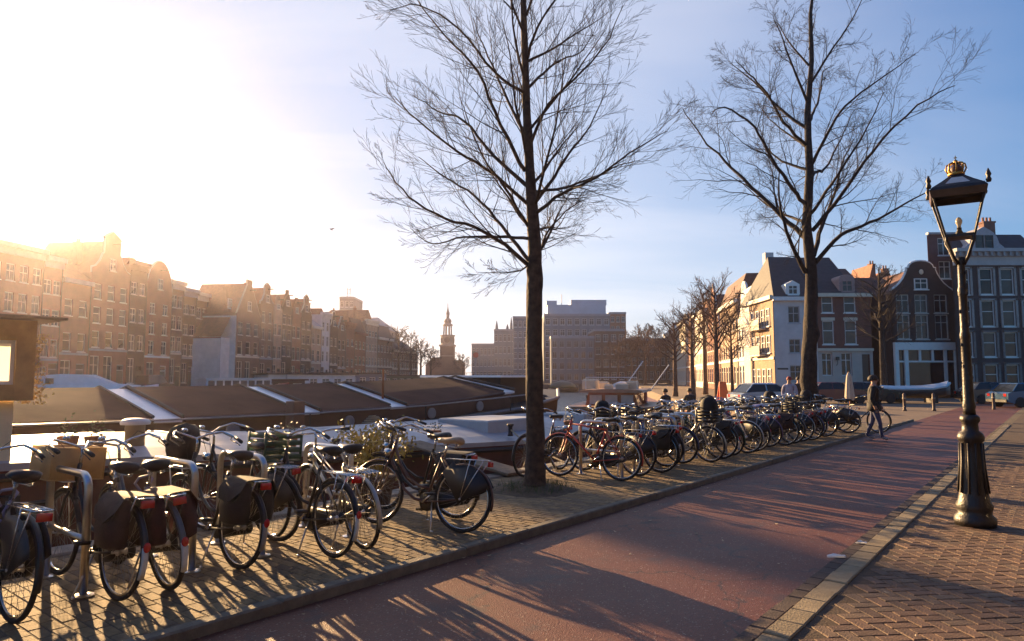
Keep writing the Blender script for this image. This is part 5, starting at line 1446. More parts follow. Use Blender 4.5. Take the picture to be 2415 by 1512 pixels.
def f_saddle(b):
    prof = [(-.14, .09, .0), (-.12, .105, .018), (-.05, .1, .015), (.03, .06, .008), (.1, .03, .006), (.145, .02, 0)]
    rings = []
    for x, w, z in prof:
        rings.append([(x, w * math.cos(a * math.pi / 8), z + (.03 * math.sin(a * math.pi / 8) if a <= 8 else .035 * math.sin(a * math.pi / 8) * (1.2 if w > .05 else .8))) for a in range(16)])
    b.M = Matrix.Translation(Vector((.2, 0, .955))); b.loft(rings); b.M = None
    return m_leather
def f_springs(b):
    b.tube([(.26, 0, .78), (.225, 0, .93)], .0125, 8)
    for y in (-.045, .045):
        pts = [(.1 + .016 * math.cos(k * 1.2), y + .016 * math.sin(k * 1.2), .885 + .005 * k * .6) for k in range(16)]
        b.tube(pts, .0035, 4); b.tube([(.1, y, .89), (.23, y * .4, .9), (.31, 0, .95)], .005, 5)
    return m_chrome
def f_carrier(b):
    for y in (-.06, -.02, .02, .06): b.tube([(-.29, y, .765), (.16, y, .765)], .0052, 5)
    b.tube([(-.29, -.06, .765), (-.3, 0, .765), (-.29, .06, .765)], .0052, 5); b.tube([(.16, -.06, .765), (.27, 0, .76), (.16, .06, .765)], .0052, 5)
    for y in (-.065, .065): b.tube([(-.1, y, .765), (0, y, WR)], .005, 5); b.tube([(-.26, y, .76), (-.01, y, WR + .01)], .005, 5)
    for x in (-.2, 0.0): b.tube([(x, -.06, .765), (x, .06, .765)], .0045, 5)
    return m_chrome
def f_tail(b): b.cbox(-.325, -.302, -.045, .045, .7, .755, .006); return m_red
def f_refl(b):
    a = R(168); b.ball((.385 * math.cos(a), 0, WR + .385 * math.sin(a)), .028, 8, 6, (.5, 1, 1.3)); return m_red
def f_chain(b):
    pts = []
    for k in range(13): a = R(90 - k * 15); pts.append((.46 + .105 * math.cos(a), .29 + .105 * math.sin(a)))
    for k in range(13): a = R(-90 - k * 15); pts.append((.0 + .06 * math.cos(a), WR + .06 * math.sin(a)))
    b.prism(pts[::-1], -.075, -.04); return m_blackp
def f_crank(b):
    b.M = Matrix.Translation(Vector((.46, 0, .29))) @ Matrix.Rotation(R(35), 4, 'Y')
    b.tube([(0, -.085, 0), (.17, -.1, 0)], .01, 6); b.tube([(0, .07, 0), (-.17, .09, 0)], .01, 6); b.tube([(0, -.085, 0), (0, .07, 0)], .012, 6)
    b.M = None; return m_chrome
def f_pedal(s):
    def f(b):
        q = Matrix.Translation(Vector((.46, 0, .29))) @ Matrix.Rotation(R(35), 4, 'Y') @ Vector((s * .17, 0, 0))
        y = -.155 if s > 0 else .15
        b.box(q.x - .045, q.x + .045, y - .045, y + .045, q.z - .013, q.z + .013); return m_blackm
    return f
def f_stand(b): b.tube([(.36, .03, .3), (.3, .12, .15), (.25, .2, .005)], .009, 6); b.tube([(.25, .2, .008), (.22, .2, .006)], .012, 6); return m_steel
def f_dblstand(b):
    for s in (-1, 1): b.tube([(.4, s * .04, .27), (.36, s * .12, .12), (.34, s * .16, 0.006)], .009, 6)
    return m_steel
def f_lamp(b):
    b.M = Matrix.Translation(Vector((1.0, 0, .8))) @ Matrix.Rotation(R(90), 4, 'Y'); b.lathe([(.02, -.05), (.04, -.02), (.045, .03), (.04, .035)], 10); b.M = None
    return m_chrome
def f_lock(b):
    b.tube([(-.01 + .3 - .38, .05, .58), (-.1, .06, .6), (-.12, .04, .64), (-.1, 0, .67)], .011, 6); b.cbox(-.15, -.06, -.05, .05, .61, .66, .008); return m_blackm
def f_chainlock(b):
    pts = [(.35 + .1 * math.cos(k * .55), .045 * math.sin(k * 1.3), .72 + .13 * math.sin(k * .55)) for k in range(12)]; b.tube(pts, .011, 6, closed=True); return m_violet
m_violet = mat('lock_sleeve_violet', (.2, .18, .32), .6)
def f_coat(s):
    def f(b):
        pts = [(.02, .3), (.24, .62), (.1, .74)]
        for k in range(9): a = R(78 + k * 10); pts.append((.36 * math.cos(a), WR + .36 * math.sin(a)))
        b.prism(pts, s * .062 - .002, s * .062 + .002); return m_blackm
    return f
def f_bag(s):
    def f(b):
        rings = []
        for z, e, x0, x1 in ((.4, .7, -.18, .08), (.42, .85, -.21, .1), (.53, .95, -.22, .11), (.67, .85, -.215, .11), (.745, .6, -.2, .1)):
            y0, y1 = s * .068, s * (.068 + .12 * e)
            rings.append([(x0, y0, z), (x1, y0, z), (x1 + .005, (y0 + y1) / 2, z), (x1 - .03, y1, z), (-.05, y1 + s * .01, z - .004), (x0 + .03, y1, z), (x0 - .005, (y0 + y1) / 2, z)][:: s])
        b.loft(rings)
    return f
def f_flap(b):
    for s in (-1, 1):
        b.add([(-.24, s * .0, .782), (.13, s * .0, .782), (.125, s * .12, .772), (.125, s * .176, .68), (.1, s * .182, .6), (-.05, s * .188, .575), (-.18, s * .182, .6), (-.225, s * .176, .68), (-.225, s * .12, .772)], [(0, 1, 2, 8) if s < 0 else (0, 8, 2, 1), (8, 2, 3, 7) if s < 0 else (8, 7, 3, 2), (7, 3, 4, 5) if s < 0 else (7, 5, 4, 3), (7, 5, 6) if s > 0 else (7, 5, 6)[::1]])
def crate_f(mt, w=.17, x0=.98, x1=1.33, z0=.8, z1=1.06, slats=True):
    def f(b):
        if slats:
            n = 4; hh = (z1 - z0) / n
            for k in range(n):
                a, c = z0 + k * hh + .012, z0 + (k + 1) * hh - .012
                b.box(x0, x1, -w, -w + .012, a, c); b.box(x0, x1, w - .012, w, a, c); b.box(x0, x0 + .012, -w + .013, w - .013, a, c); b.box(x1 - .012, x1, -w + .013, w - .013, a, c)
            for x in (x0 + .02, x1 - .02):
                for y in (-w - .004, w + .004): b.box(x - .02, x + .02, y - .005, y + .005, z0, z1)
        else:
            b.box(x0, x1, -w, -w + .012, z0, z1); b.box(x0, x1, w - .012, w, z0, z1); b.box(x0, x0 + .012, -w + .013, w - .013, z0, z1); b.box(x1 - .012, x1, -w + .013, w - .013, z0, z1)
        b.box(x0, x1, -w, w, z0 - .012, z0 - .001); return mt
    return f
def f_frontrack(b):
    for y in (-.1, 0, .1): b.tube([(.93, y, .78), (1.3, y, .78)], .006, 5)
    b.tube([(.93, -.1, .78), (.93, .1, .78)], .006, 5); b.tube([(1.3, -.1, .78), (1.3, .1, .78)], .006, 5)
    for y in (-.06, .06): b.tube([(1.25, y, .78), (1.1, y, WR)], .006, 5)
    return m_steel
def f_bundle(b):
    rings = []
    for k in range(9):
        a = k / 8 * math.pi; w = math.sin(a) ** .6 + .02
        rings.append([(1.15 + .17 * w * math.cos(q * math.pi / 6), .16 * w * math.sin(q * math.pi / 6) * (1 + .1 * math.sin(3 * q)), 1.0 - .19 * math.cos(a) + .012 * math.sin(5 * q + k)) for q in range(12)])
    b.loft(rings); return m_canvas
def f_seatcover(b): b.ball((.17, 0, .965), .14, 12, 8, (1.15, .8, .33)); return m_canvas

def bike(label, s, t, frame='oma', col='black', rev=False, yaw=0.0, lean=0.0, bags=None, front=None, tip=None, bar='oma', saddle=None, stand='side', group='bicycles parked on the quay', coat=True, pos=None, steer=0.0, small=False, tail=True, extra=()):
    yw = ST_ROT + R(90) + (R(180) if rev else 0) + R(yaw)
    p_ = pos or ST(s, t, Q_Z + .002)
    b = thing('bicycle', label, 'bicycle', p_, (R(lean), 0, yw), group)
    pc = paint[col]
    A = lambda name, key, f, mt=None, par=None, **kw: obj(name, bm(key, f), par or b, mat=mt, **kw)
    A('frame', 'frame|' + frame, f_frame(frame), pc)
    for nm, x in (('rear', 0.0), ('front', 1.1)):
        rot = (0, 0, 0)
        w = A('wheel', 'wheel|tyre', f_tyre, loc=(x, 0, WR), rot=(0, random.uniform(0, 6), 0))
        A('rim', 'rim', f_rim, par=w); A('spokes', 'spokes', f_spokes, par=w)
        if not small: A('hub', 'hub', f_hub, par=w)
    A('fork', 'fork', f_fork, pc)
    A('mudguard', 'mudguard|r', f_guard(22, 196 if not tip else 168), pc, loc=(0, 0, WR))
    A('mudguard', 'mudguard|f', f_guard(-8, 128), pc, loc=(1.1, 0, WR))
    if tip: A('mudguard_tip', 'mudguard_tip', f_guard(168, 204, .025, .374), tip, loc=(0, 0, WR))
    h = A('handlebar', 'handlebar|' + bar, f_bar(bar))
    for q in (-1, 1): A('grip', 'grip|%s%d' % (bar, q), f_grip(bar, q), par=h)
    if not small:
        if bar == 'oma': A('brake_lever', 'brake_lever', f_lever, par=h)
        A('bell', 'bell', f_bell, par=h)
    A('saddle', 'saddle', f_saddle, saddle or m_leather)
    A('seat_post', 'seat_post', f_springs)
    A('carrier', 'carrier', f_carrier)
    A('chain_case', 'chain_case', f_chain)
    A('crank', 'crank', f_crank)
    for q in (-1, 1): A('pedal', 'pedal|%d' % q, f_pedal(q))
    if tail: A('tail_light', 'tail_light', f_tail)
    if tip: A('reflector', 'reflector', f_refl)
    if stand == 'side': A('kickstand', 'kickstand', f_stand)
    elif stand == 'double': A('kickstand', 'kickstand|d', f_dblstand)
    A('headlight', 'headlight', f_lamp)
    if not small: A('wheel_lock', 'wheel_lock', f_lock, loc=(-.0, 0, .02))
    if coat and not bags:
        for q in (-1, 1): A('coat_guard', 'coat_guard|%d' % q, f_coat(q))
    if bags:
        for q in (-1, 1): A('pannier', 'pannier|%d' % q, f_bag(q), bags)
        A('pannier_flap', 'pannier_flap', f_flap, bags)
    if front:
        A('front_carrier', 'front_carrier', f_frontrack)
        if front == 'ply': A('box', 'box|ply', crate_f(m_cardb, .21, .93, 1.36, .8, 1.06, False))
        elif front == 'green': A('crate', 'crate|green', crate_f(m_greenp, .2, .96, 1.33, .8, 1.08))
        elif front == 'crate': A('crate', 'crate|black', crate_f(m_blackm, .19, .96, 1.32, .8, 1.04))
        elif front == 'bundle': A('bag', 'bag', f_bundle)
        elif front == 'full': A('crate', 'crate|black', crate_f(m_blackm, .19, .96, 1.32, .8, 1.04)); A('bag', 'bag', f_bundle, loc=(0, 0, .08))
    if 'cover' in extra: A('saddle_cover', 'saddle_cover', f_seatcover, mat('cover_' + col, (.3, .28, .45), .5))
    if 'lock' in extra: A('chain_lock', 'chain_lock', f_chainlock)
    return b

# meshes cached under their plain part name need a material slot even where the colour is set per object
FG = 'bicycles in the nearest stands'
bike('dark bicycle at the frame edge, front wheel towards the path', 1.32, 6.75, 'diamond', 'black', True, -12, -5, bar='oma', group=FG)
bike('black bicycle with brown saddlebags and an open plywood box in front', 2.24, 5.55, 'oma', 'black', False, 2, 4, bags=m_canvas_b, tip=m_wht, front='ply', group=FG)
bike('bicycle with burgundy saddlebags and long white mudguard tip beside the plywood box one', 2.6, 5.52, 'oma', 'grey', False, -3, -5, bags=m_canvas_r, tip=m_wht, group=FG, extra=('lock',))
bike('black bicycle with black saddlebags and dark bundle on its front carrier', 3.24, 5.62, 'oma', 'black', False, 1, 4, bags=m_canvas, tip=mat('mudguard_dull', (.3, .28, .26), .4), front='bundle', group=FG)
bike('black bicycle with green plastic crate over its front wheel', 3.98, 5.3, 'oma', 'black', False, -3, 3, front='green', tip=m_wht, group=FG, coat=False)
bike('silver framed bicycle leaning on the stand next to the potted shrub', 4.36, 5.32, 'mixte', 'silver', False, -10, -5, bar='flat', group=FG, coat=False, tail=False)
bike('old brown bicycle with pale tan saddle on its kickstand nearest the tree', 5.45, 5.06, 'oma', 'brown', False, 14, 7, saddle=m_tan, group=FG)
bike('black bicycle with side bag standing behind the tan saddle one', 5.95, 5.62, 'oma', 'black', False, 8, -4, bags=m_canvas, group=FG)
bike('black bicycle cut by the frame edge, saddle towards the path', 1.6, 5.6, 'oma', 'black', False, 3, 4, bags=None, group=FG, extra=('lock',))
bike('upright black bicycle standing right behind the green crate', 4.02, 6.25, 'oma', 'black', False, 10, -5, group=FG)
RG = 'bicycles in the long row right of the nearest tree'
row = [
    (9.72, 5.55, 'diamond', 'red', False, 9, 6, dict(bar='oma', coat=False), 'red bicycle at the near end of the long row, right of the tree trunk'),
    (10.35, 5.6, 'oma', 'black', False, -2, 4, {}, 'first black bicycle to the right of the red one'),
    (11.0, 5.5, 'oma', 'black', False, -3, 4, dict(bags=m_canvas), 'bicycle with bulky black saddlebags, second to the right of the red one'),
    (11.75, 5.75, 'oma', 'grey', False, 4, -4, dict(front='crate'), 'grey bicycle with black front crate, third to the right of the red one'),
    (12.35, 6.85, 'diamond', 'blue', True, 3, 5, {}, 'dark blue bicycle facing the path, fourth right of the red one'),
    (13.05, 6.5, 'oma', 'silver', True, -6, 4, dict(front='full'), 'silver bicycle facing the path with loaded black crate'),
    (13.6, 5.45, 'oma', 'black', False, 5, 4, dict(bags=m_canvas, tip=m_wht), 'black bicycle with saddlebags and white mudguard tip in mid row'),
    (14.2, 5.5, 'diamond', 'green', False, -4, -5, {}, 'dark green bicycle in mid row beside the white tipped one'),
    (14.85, 6.5, 'mixte', 'white', True, 6, 4, dict(coat=False), 'white framed bicycle facing the path in mid row'),
    (15.4, 5.4, 'oma', 'black', False, 3, 5, dict(front='bundle'), 'black bicycle with bundle in front, just past the white framed one'),
    (16.0, 5.6, 'oma', 'brown', False, -5, 3, dict(tip=m_wht), 'brown bicycle with white mudguard tip past the white framed one'),
    (16.6, 5.5, 'diamond', 'violet', False, 2, -4, dict(extra=('cover',)), 'violet bicycle with lilac saddle cover in the far half of the row'),
    (17.2, 5.3, 'oma', 'black', False, 6, 4, dict(bags=m_canvas_b), 'black bicycle with brown saddlebags in the far half of the row'),
    (17.9, 6.4, 'oma', 'grey', True, -4, 3, dict(front='crate'), 'grey bicycle facing the path with empty crate in the far half'),
    (18.5, 5.3, 'mixte', 'silver', False, 4, 5, {}, 'silver mixte bicycle before the second tree'),
    (19.1, 5.2, 'oma', 'blue', False, -6, -3, dict(bags=m_canvas_r), 'blue bicycle with burgundy saddlebags near the second tree'),
    (19.75, 5.3, 'oma', 'black', False, 3, 4, dict(tip=m_wht, front='full'), 'black bicycle with heaped crate and white tip near the second tree'),
    (20.4, 5.2, 'diamond', 'black', False, 8, 4, {}, 'black diamond frame bicycle beside the walking person'),
    (21.1, 5.3, 'oma', 'green', False, -5, -4, dict(front='crate'), 'green bicycle with crate right beside the walking person'),
]
for s, t, fr, c, rev, yw, ln, kw, lab in row: bike(lab, s, t, fr, c, rev, yw, ln, group=RG, **kw)
BG = 'bicycles on the quay beyond the second tree'
cols_ = ['black', 'silver', 'blue', 'black', 'red', 'grey', 'white', 'green', 'black', 'brown']
where = ['the cream parasol', 'the second tree', 'the parked cars', 'the bollards', 'the folded parasol pole', 'the quay tree', 'the white rail', 'the jetty', 'the small quay trees', 'the orange sign']
for k in range(10):
    q = ST(10.2 + k * 1.28, 7.05, Q_Z + .002)
    bike('%s bicycle of the rear line at the water edge, %s from the red bicycle' % (cols_[k], ['nearest', 'second', 'third', 'fourth', 'fifth', 'sixth', 'seventh', 'eighth', 'ninth', 'tenth'][k]), 0, 0, ['oma', 'diamond', 'mixte'][k % 3], cols_[k], False, random.uniform(-8, 8) + 90 + (180 if k % 2 else 0), random.uniform(-4, 4), pos=q, group='bicycles of the rear line at the water edge', small=True, front=[None, 'crate', 'bundle', None][k % 4], stand='double')
for k in range(3):
    q = ST(22.3 + k * .75, 5.0 + .35 * (k % 3), Q_Z if k < 6 else -.03)
    bike('small %s bicycle beyond the second tree, %s along the kerb' % (['silver', 'black', 'white', 'red', 'grey', 'blue', 'black', 'green', 'brown'][k], ['first', 'second', 'third', 'fourth', 'fifth', 'sixth', 'seventh', 'eighth', 'ninth'][k]), 0, 0, ['oma', 'diamond', 'mixte'][k % 3], ['silver', 'black', 'white', 'red', 'grey', 'blue', 'black', 'green', 'brown'][k], k % 2 == 1, random.uniform(-12, 12), random.uniform(-4, 4), pos=q, group=BG, small=True, front=['full', None, 'crate', 'bundle'][k % 4])

# ---- tubular stands
def stand_mesh():
    b = MB(); w, h, r = .8, .9, .11
    pts = [(0, 0, -.06), (0, 0, h - r)]
    for k in range(1, 6): a = R(180 - k * 18); pts.append((0, r + r * math.cos(a), h - r + r * math.sin(a)))
    pts.append((0, w - r, h))
    for k in range(1, 6): a = R(90 - k * 18); pts.append((0, w - r + r * math.cos(a), h - r + r * math.sin(a)))
    pts += [(0, w, -.06)]
    b.tube(pts, .029, 10)
    return b.mesh('hoop', m_steel, True)
hoop = stand_mesh(); lowbar = MB().tube([(0, .024, .42), (0, .776, .42)], .021, 8).mesh('cross_bar', m_steel, True)
plate = MB().lathe([(.075, 0), (.075, .008), (.04, .016)], 12).mesh('base_plate', m_steel)
def rack(label, s, t=5.86, group='tubular bicycle stands'):
    r_ = thing('bicycle_stand', label, 'bicycle stand', ST(s, t, Q_Z), ST_ROT, group)
    obj('hoop', hoop, r_); obj('cross_bar', lowbar, r_)
    for y in (0, .8): obj('base_plate', plate, r_, (0, y, .001))
for s, lab in ((2.13, 'steel hoop stand left of the bicycle with the plywood box'), (2.96, 'steel hoop stand between burgundy saddlebags and black saddlebags'), (3.62, 'steel hoop stand just left of the green crate bicycle'), (4.62, 'steel hoop stand by the silver bicycle and the shrub')): rack(lab, s)
for i, s in enumerate((10.02, 10.72, 11.4, 12.05, 12.72, 13.35, 14.52, 15.7, 16.9, 18.2, 19.4, 20.7)):
    rack('steel hoop stand in the long row, %s counted from the red bicycle' % ['first', 'second', 'third', 'fourth', 'fifth', 'sixth', 'seventh', 'eighth', 'ninth', 'tenth', 'eleventh', 'twelfth'][i], s, 5.86 if i % 3 else 5.7, 'tubular stands in the long row')
# ================================================================== LAMP, PEOPLE, CARS, SMALL THINGS
m_iron = mat('cast_iron', (.022, .016, .013), .45, .0, var=.4, scale=9, bump=.25, bscale=40)
m_gold = mat('gilt', (.5, .3, .08), .42, .8, var=.2, scale=12)
LP = ST(9.44, .83, P_Z)
lamp = thing('street_lamp', 'old cast-iron street lamp with four-sided lantern and gilded crown', 'street lamp', LP, R(-31))
base = [(.2, 0), (.21, .05), (.2, .1), (.165, .13), (.175, .18), (.185, .22), (.16, .27), (.145, .34), (.135, .42), (.122, .62), (.115, .8), (.112, .93), (.13, .95), (.135, .99), (.12, 1.03), (.085, 1.06), (.08, 1.14), (.1, 1.17), (.1, 1.21), (.075, 1.24)]
part('base', MB().lathe(base, 20), m_iron, lamp, True)
fl_ = MB()
for k in range(10): a = k * math.pi / 5; fl_.tube([(.15 * math.cos(a), .15 * math.sin(a), .36), (.121 * math.cos(a), .121 * math.sin(a), .66), (.113 * math.cos(a), .113 * math.sin(a), .92)], .012, 5)
part('fluting', fl_, m_iron, lamp, True)
shaft = [(.075, 1.24), (.07, 1.3), (.08, 1.34), (.066, 1.4), (.06, 1.7), (.056, 2.1), (.064, 2.12), (.064, 2.16), (.052, 2.2), (.05, 2.6), (.058, 2.62), (.06, 2.68), (.048, 2.72), (.045, 2.98), (.06, 3.02), (.05, 3.06)]
part('post', MB().lathe([(r_ * .86, z_) for r_, z_ in shaft], 16), m_iron, lamp, True)
pl = MB(); rg = random.Random(4)
for k in range(40): a = rg.uniform(0, 6.28); z = rg.uniform(1.35, 2.95); pl.ball((.047 * math.cos(a), .047 * math.sin(a), z), .013, 5, 4, (1, 1, 1.8))
part('studs', pl, m_iron, lamp)
for q in range(4):
    a = q * math.pi / 2 + math.pi / 4
    c, s_ = math.cos(a), math.sin(a)
    part('bracket', MB().tube([(.04 * c, .04 * s_, 2.98), (.1 * c, .1 * s_, 3.06), (.15 * c, .15 * s_, 3.18), (.19 * c, .19 * s_, 3.25), (.19 * c, .19 * s_, 3.31)], [.02, .018, .017, .017, .018], 6), m_iron, lamp, True)
zb_, zt_, rb_, rt_ = 3.31, 3.82, .19, .37
part('lantern_floor', MB().box(-.145, .145, -.145, .145, zb_ - .02, zb_ + .012), m_iron, lamp)
for q in range(4):
    a = q * math.pi / 2 + math.pi / 4; c, s_ = math.cos(a), math.sin(a)
    part('lantern_bar', MB().tube([(rb_ * c * 1.05, rb_ * s_ * 1.05, zb_ - .01), (rt_ * c, rt_ * s_, zt_)], .0135, 5), m_iron, lamp)
    fn = part('finial', MB().lathe([(.022, 0), (.03, .03), (.018, .06), (.03, .09), (.008, .15), (.002, .16)], 8, (rt_ * 1.1 * c, rt_ * 1.1 * s_, zt_ + .03)), m_iron, lamp, True)
    a2 = (q + 1) * math.pi / 2 + math.pi / 4; c2, s2 = math.cos(a2), math.sin(a2)
    part('lantern_pane', MB().add([(rb_ * c, rb_ * s_, zb_), (rb_ * c2, rb_ * s2, zb_), (rt_ * c2 * .98, rt_ * s2 * .98, zt_), (rt_ * c * .98, rt_ * s_ * .98, zt_)], [(0, 1, 2, 3)]), clear_glass('lantern_glass'), lamp)
def sq(r, z): return [(r * math.cos(k * math.pi / 2 + math.pi / 4), r * math.sin(k * math.pi / 2 + math.pi / 4), z) for k in range(4)]
part('lantern_fascia', MB().loft([sq(.355, 3.75), sq(.378, 3.75), sq(.4, 3.83), sq(.375, 3.83), sq(.355, 3.75)], caps=False), mat('fascia_bronze', (.1, .055, .03), .4, .5, var=.2), lamp)
part('lantern_roof', MB().loft([sq(.4, 3.831), sq(.36, 3.87), sq(.22, 3.95), sq(.11, 4.02), sq(.1, 4.035)]), m_iron, lamp)
for q in range(4):
    a = q * math.pi / 2; part('roof_light', MB().add([(.2, -.12, 3.9), (.2, .12, 3.9), (.115, .055, 3.985), (.115, -.055, 3.985)], [(0, 1, 2, 3)]), mat('milk_glass', (.6, .6, .6), .2), lamp, loc=(.012 * math.cos(a), .012 * math.sin(a), .005), rot=(0, 0, a))
part('lamp_holder', MB().lathe([(.045, 0), (.04, .03), (.025, .06), (.025, .09)], 10, (0, 0, zb_ + .013)), m_iron, lamp, True)
part('bulb', MB().lathe([(.02, 0), (.02, .03), (.034, .06), (.036, .09), (.02, .12), (.004, .13)], 10, (0, 0, zb_ + .1)), mat('bulb_glass', (.6, .5, .38), .15), lamp, True)
cw = part('crown', MB().lathe([(.1, 4.011), (.115, 4.02), (.115, 4.05), (.1, 4.06)], 16), m_gold, lamp, True, loc=(0, 0, 4.036 - 4.011 * .76), scale=(.76, .76, .76))
for k in range(8):
    a = k * math.pi / 4; c, s_ = math.cos(a), math.sin(a)
    part('crown_arch', MB().tube([(.105 * c, .105 * s_, 4.05), (.135 * c, .135 * s_, 4.12), (.12 * c, .12 * s_, 4.19), (.06 * c, .06 * s_, 4.215), (.01 * c, .01 * s_, 4.2)], .013, 5), m_gold, cw, True)
part('orb', MB().ball((0, 0, 4.235), .032, 10, 6), m_gold, cw, True)
part('cross', MB().box(-.006, .006, -.006, .006, 4.26, 4.33).box(-.022, .022, -.0055, .0055, 4.29, 4.303), m_gold, cw)
part('crown_cap', MB().ball((0, 0, 4.1), .088, 12, 8, (1, 1, 1.1)), mat('crown_inner', (.12, .06, .04), .5), cw, True)

# ---- people
def person(label, pos, rot, joints, radii, mats, zones, extra=None, scale=1.0, group=None):
    """one skinned body; joints: name -> (parent, position); zones: list of (test, material index)"""
    t = thing('person', label, 'person', pos, rot, group)
    names = list(joints); idx = {k: i for i, k in enumerate(names)}
    me = bpy.data.meshes.new('body_cage')
    me.from_pydata([joints[k][1] for k in names], [(idx[joints[k][0]], idx[k]) for k in names if joints[k][0]], [])
    tmp = bpy.data.objects.new('body_cage', me); COL.objects.link(tmp)
    tmp.modifiers.new('skin', 'SKIN').use_smooth_shade = True
    sv = me.skin_vertices[0].data
    for k in names:
        r = radii[k]; sv[idx[k]].radius = r if isinstance(r, tuple) else (r, r)
        sv[idx[k]].use_root = (k == 'pelvis')
    sd = tmp.modifiers.new('sub', 'SUBSURF'); sd.levels = 2
    dg_ = bpy.context.evaluated_depsgraph_get()
    bmesh_ = bpy.data.meshes.new_from_object(tmp.evaluated_get(dg_))
    bpy.data.objects.remove(tmp)
    bmesh_.materials.clear()
    for m in mats: bmesh_.materials.append(m)
    for pgn in bmesh_.polygons:
        c = pgn.center; pgn.use_smooth = True
        pgn.material_index = next((mi for test, mi in zones if test(c)), 0)
    bmesh_.name = 'body'
    obj('body', bmesh_, t)
    if extra: extra(t)
    return t
skin = mat('skin', (.45, .27, .19), .55, var=.08); m_jk = mat('black_jacket', (.016, .015, .017), .8, var=.3, bump=.2); m_jeans = mat('blue_jeans', (.06, .07, .14), .85, var=.25, scale=12)
m_shoe = mat('pale_shoe', (.4, .38, .36), .6); m_hair = mat('dark_hair', (.03, .02, .015), .7, var=.3); m_lil = mat('pale_lilac_jacket', (.42, .39, .47), .8, var=.15); m_dkj = mat('brown_coat', (.06, .04, .03), .85)
def standing(step=.22, arm=.12, carry=False):
    J = {'pelvis': (None, (0, 0, .95)), 'belly': ('pelvis', (0, -.01, 1.1)), 'chest': ('belly', (0, 0, 1.3)), 'collar': ('chest', (0, -.01, 1.43)), 'neck': ('collar', (0, .01, 1.52)), 'jaw': ('neck', (0, .035, 1.6)), 'skull': ('jaw', (0, .02, 1.69)), 'top': ('skull', (0, .005, 1.76))}
    Rr = {'pelvis': (.17, .125), 'belly': (.165, .12), 'chest': (.19, .13), 'collar': (.13, .09), 'neck': (.06, .065), 'jaw': (.072, .085), 'skull': (.082, .1), 'top': (.05, .06)}
    for s, n in ((-1, 'l'), (1, 'r')):
        f = step * s
        J['hip' + n] = ('pelvis', (s * .1, 0, .87)); J['knee' + n] = ('hip' + n, (s * .1, f * .55 + .03, .49)); J['ankle' + n] = ('knee' + n, (s * .105, f - (.06 if f < 0 else 0), .1 + (.03 if f < 0 else 0))); J['toe' + n] = ('ankle' + n, (s * .115, f + .16, .045))
        Rr['hip' + n] = .1; Rr['knee' + n] = .066; Rr['ankle' + n] = .048; Rr['toe' + n] = (.045, .035)
        J['sh' + n] = ('collar', (s * .2, 0, 1.41)); J['el' + n] = ('sh' + n, (s * .27, -f * .35 - .02, 1.14)); J['wr' + n] = ('el' + n, (s * .25, -f * .6 + .1, .92)); J['hand' + n] = ('wr' + n, (s * .24, -f * .65 + .13, .84))
        Rr['sh' + n] = .078; Rr['el' + n] = .058; Rr['wr' + n] = .042; Rr['hand' + n] = (.04, .025)
    return J, Rr
def seated(arm=0):
    J = {'pelvis': (None, (0, 0, .52)), 'belly': ('pelvis', (0, .03, .68)), 'chest': ('belly', (0, .06, .88)), 'collar': ('chest', (0, .08, 1.01)), 'neck': ('collar', (0, .11, 1.09)), 'jaw': ('neck', (0, .15, 1.17)), 'skull': ('jaw', (0, .13, 1.26)), 'top': ('skull', (0, .11, 1.33))}
    Rr = {'pelvis': (.18, .15), 'belly': (.17, .13), 'chest': (.19, .14), 'collar': (.13, .1), 'neck': (.06, .065), 'jaw': (.072, .085), 'skull': (.085, .1), 'top': (.05, .06)}
    for s, n in ((-1, 'l'), (1, 'r')):
        J['hip' + n] = ('pelvis', (s * .11, .08, .5)); J['knee' + n] = ('hip' + n, (s * .14, .48, .5)); J['ankle' + n] = ('knee' + n, (s * .14, .45, .1)); J['toe' + n] = ('ankle' + n, (s * .15, .6, .045))
        Rr['hip' + n] = .1; Rr['knee' + n] = .068; Rr['ankle' + n] = .048; Rr['toe' + n] = (.045, .035)
        J['sh' + n] = ('collar', (s * .2, .08, .99)); J['el' + n] = ('sh' + n, (s * .25, .16, .75)); J['wr' + n] = ('el' + n, (s * .16, .38, .72 + arm)); J['hand' + n] = ('wr' + n, (s * .13, .46, .74 + arm))
        Rr['sh' + n] = .078; Rr['el' + n] = .058; Rr['wr' + n] = .042; Rr['hand' + n] = (.04, .03)
    return J, Rr
def fingers(t, hands, mt):
    for (x, y, z, dx, dy, dz) in hands:
        m = MB()
        for k in range(4): o_ = (k - 1.5) * .017; m.tube([(x + dy * o_ * 1.0, y + o_, z), (x + o_ * .2 + dx * .04, y + o_ + dy * .04, z + dz * .045), (x + dx * .05, y + o_ + dy * .05 + .01, z + dz * (.07 + .008 * (1.5 - abs(k - 1.5))))], .008, 5)
        m.tube([(x, y + .03, z + .02), (x + dx * .02, y + .055, z - .01), (x, y + .06, z - .04)], .009, 5)
        part('fingers', m, mt, t, True)
def head_bits(t, z, y, hair, cap=None):
    h = MB(); rings = []
    for k in range(7):
        a = k / 6 * math.pi * .62; r = .115 * math.sin(a) + .002
        rings.append([(r * .92 * math.cos(q * math.pi / 6), y - .012 + r * 1.08 * math.sin(q * math.pi / 6) - .02 * (k / 6), z + .118 * math.cos(a)) for q in range(12)])
    h.loft(rings[::-1]); part('hair', h, cap or hair, t, True)
    f = MB().ball((0, y + .105, z - .03), .017, 6, 5, (.8, 1.3, 1.4)); part('nose', f, skin, t, True)
    for s in (-1, 1):
        part('ear', MB().ball((s * .088, y - .005, z - .025), .024, 6, 5, (.4, .8, 1.3)), skin, t, True)
        part('eye', MB().ball((s * .034, y + .092, z - .002), .011, 6, 5), m_hair, t, True)
J, Rr = standing(.15)
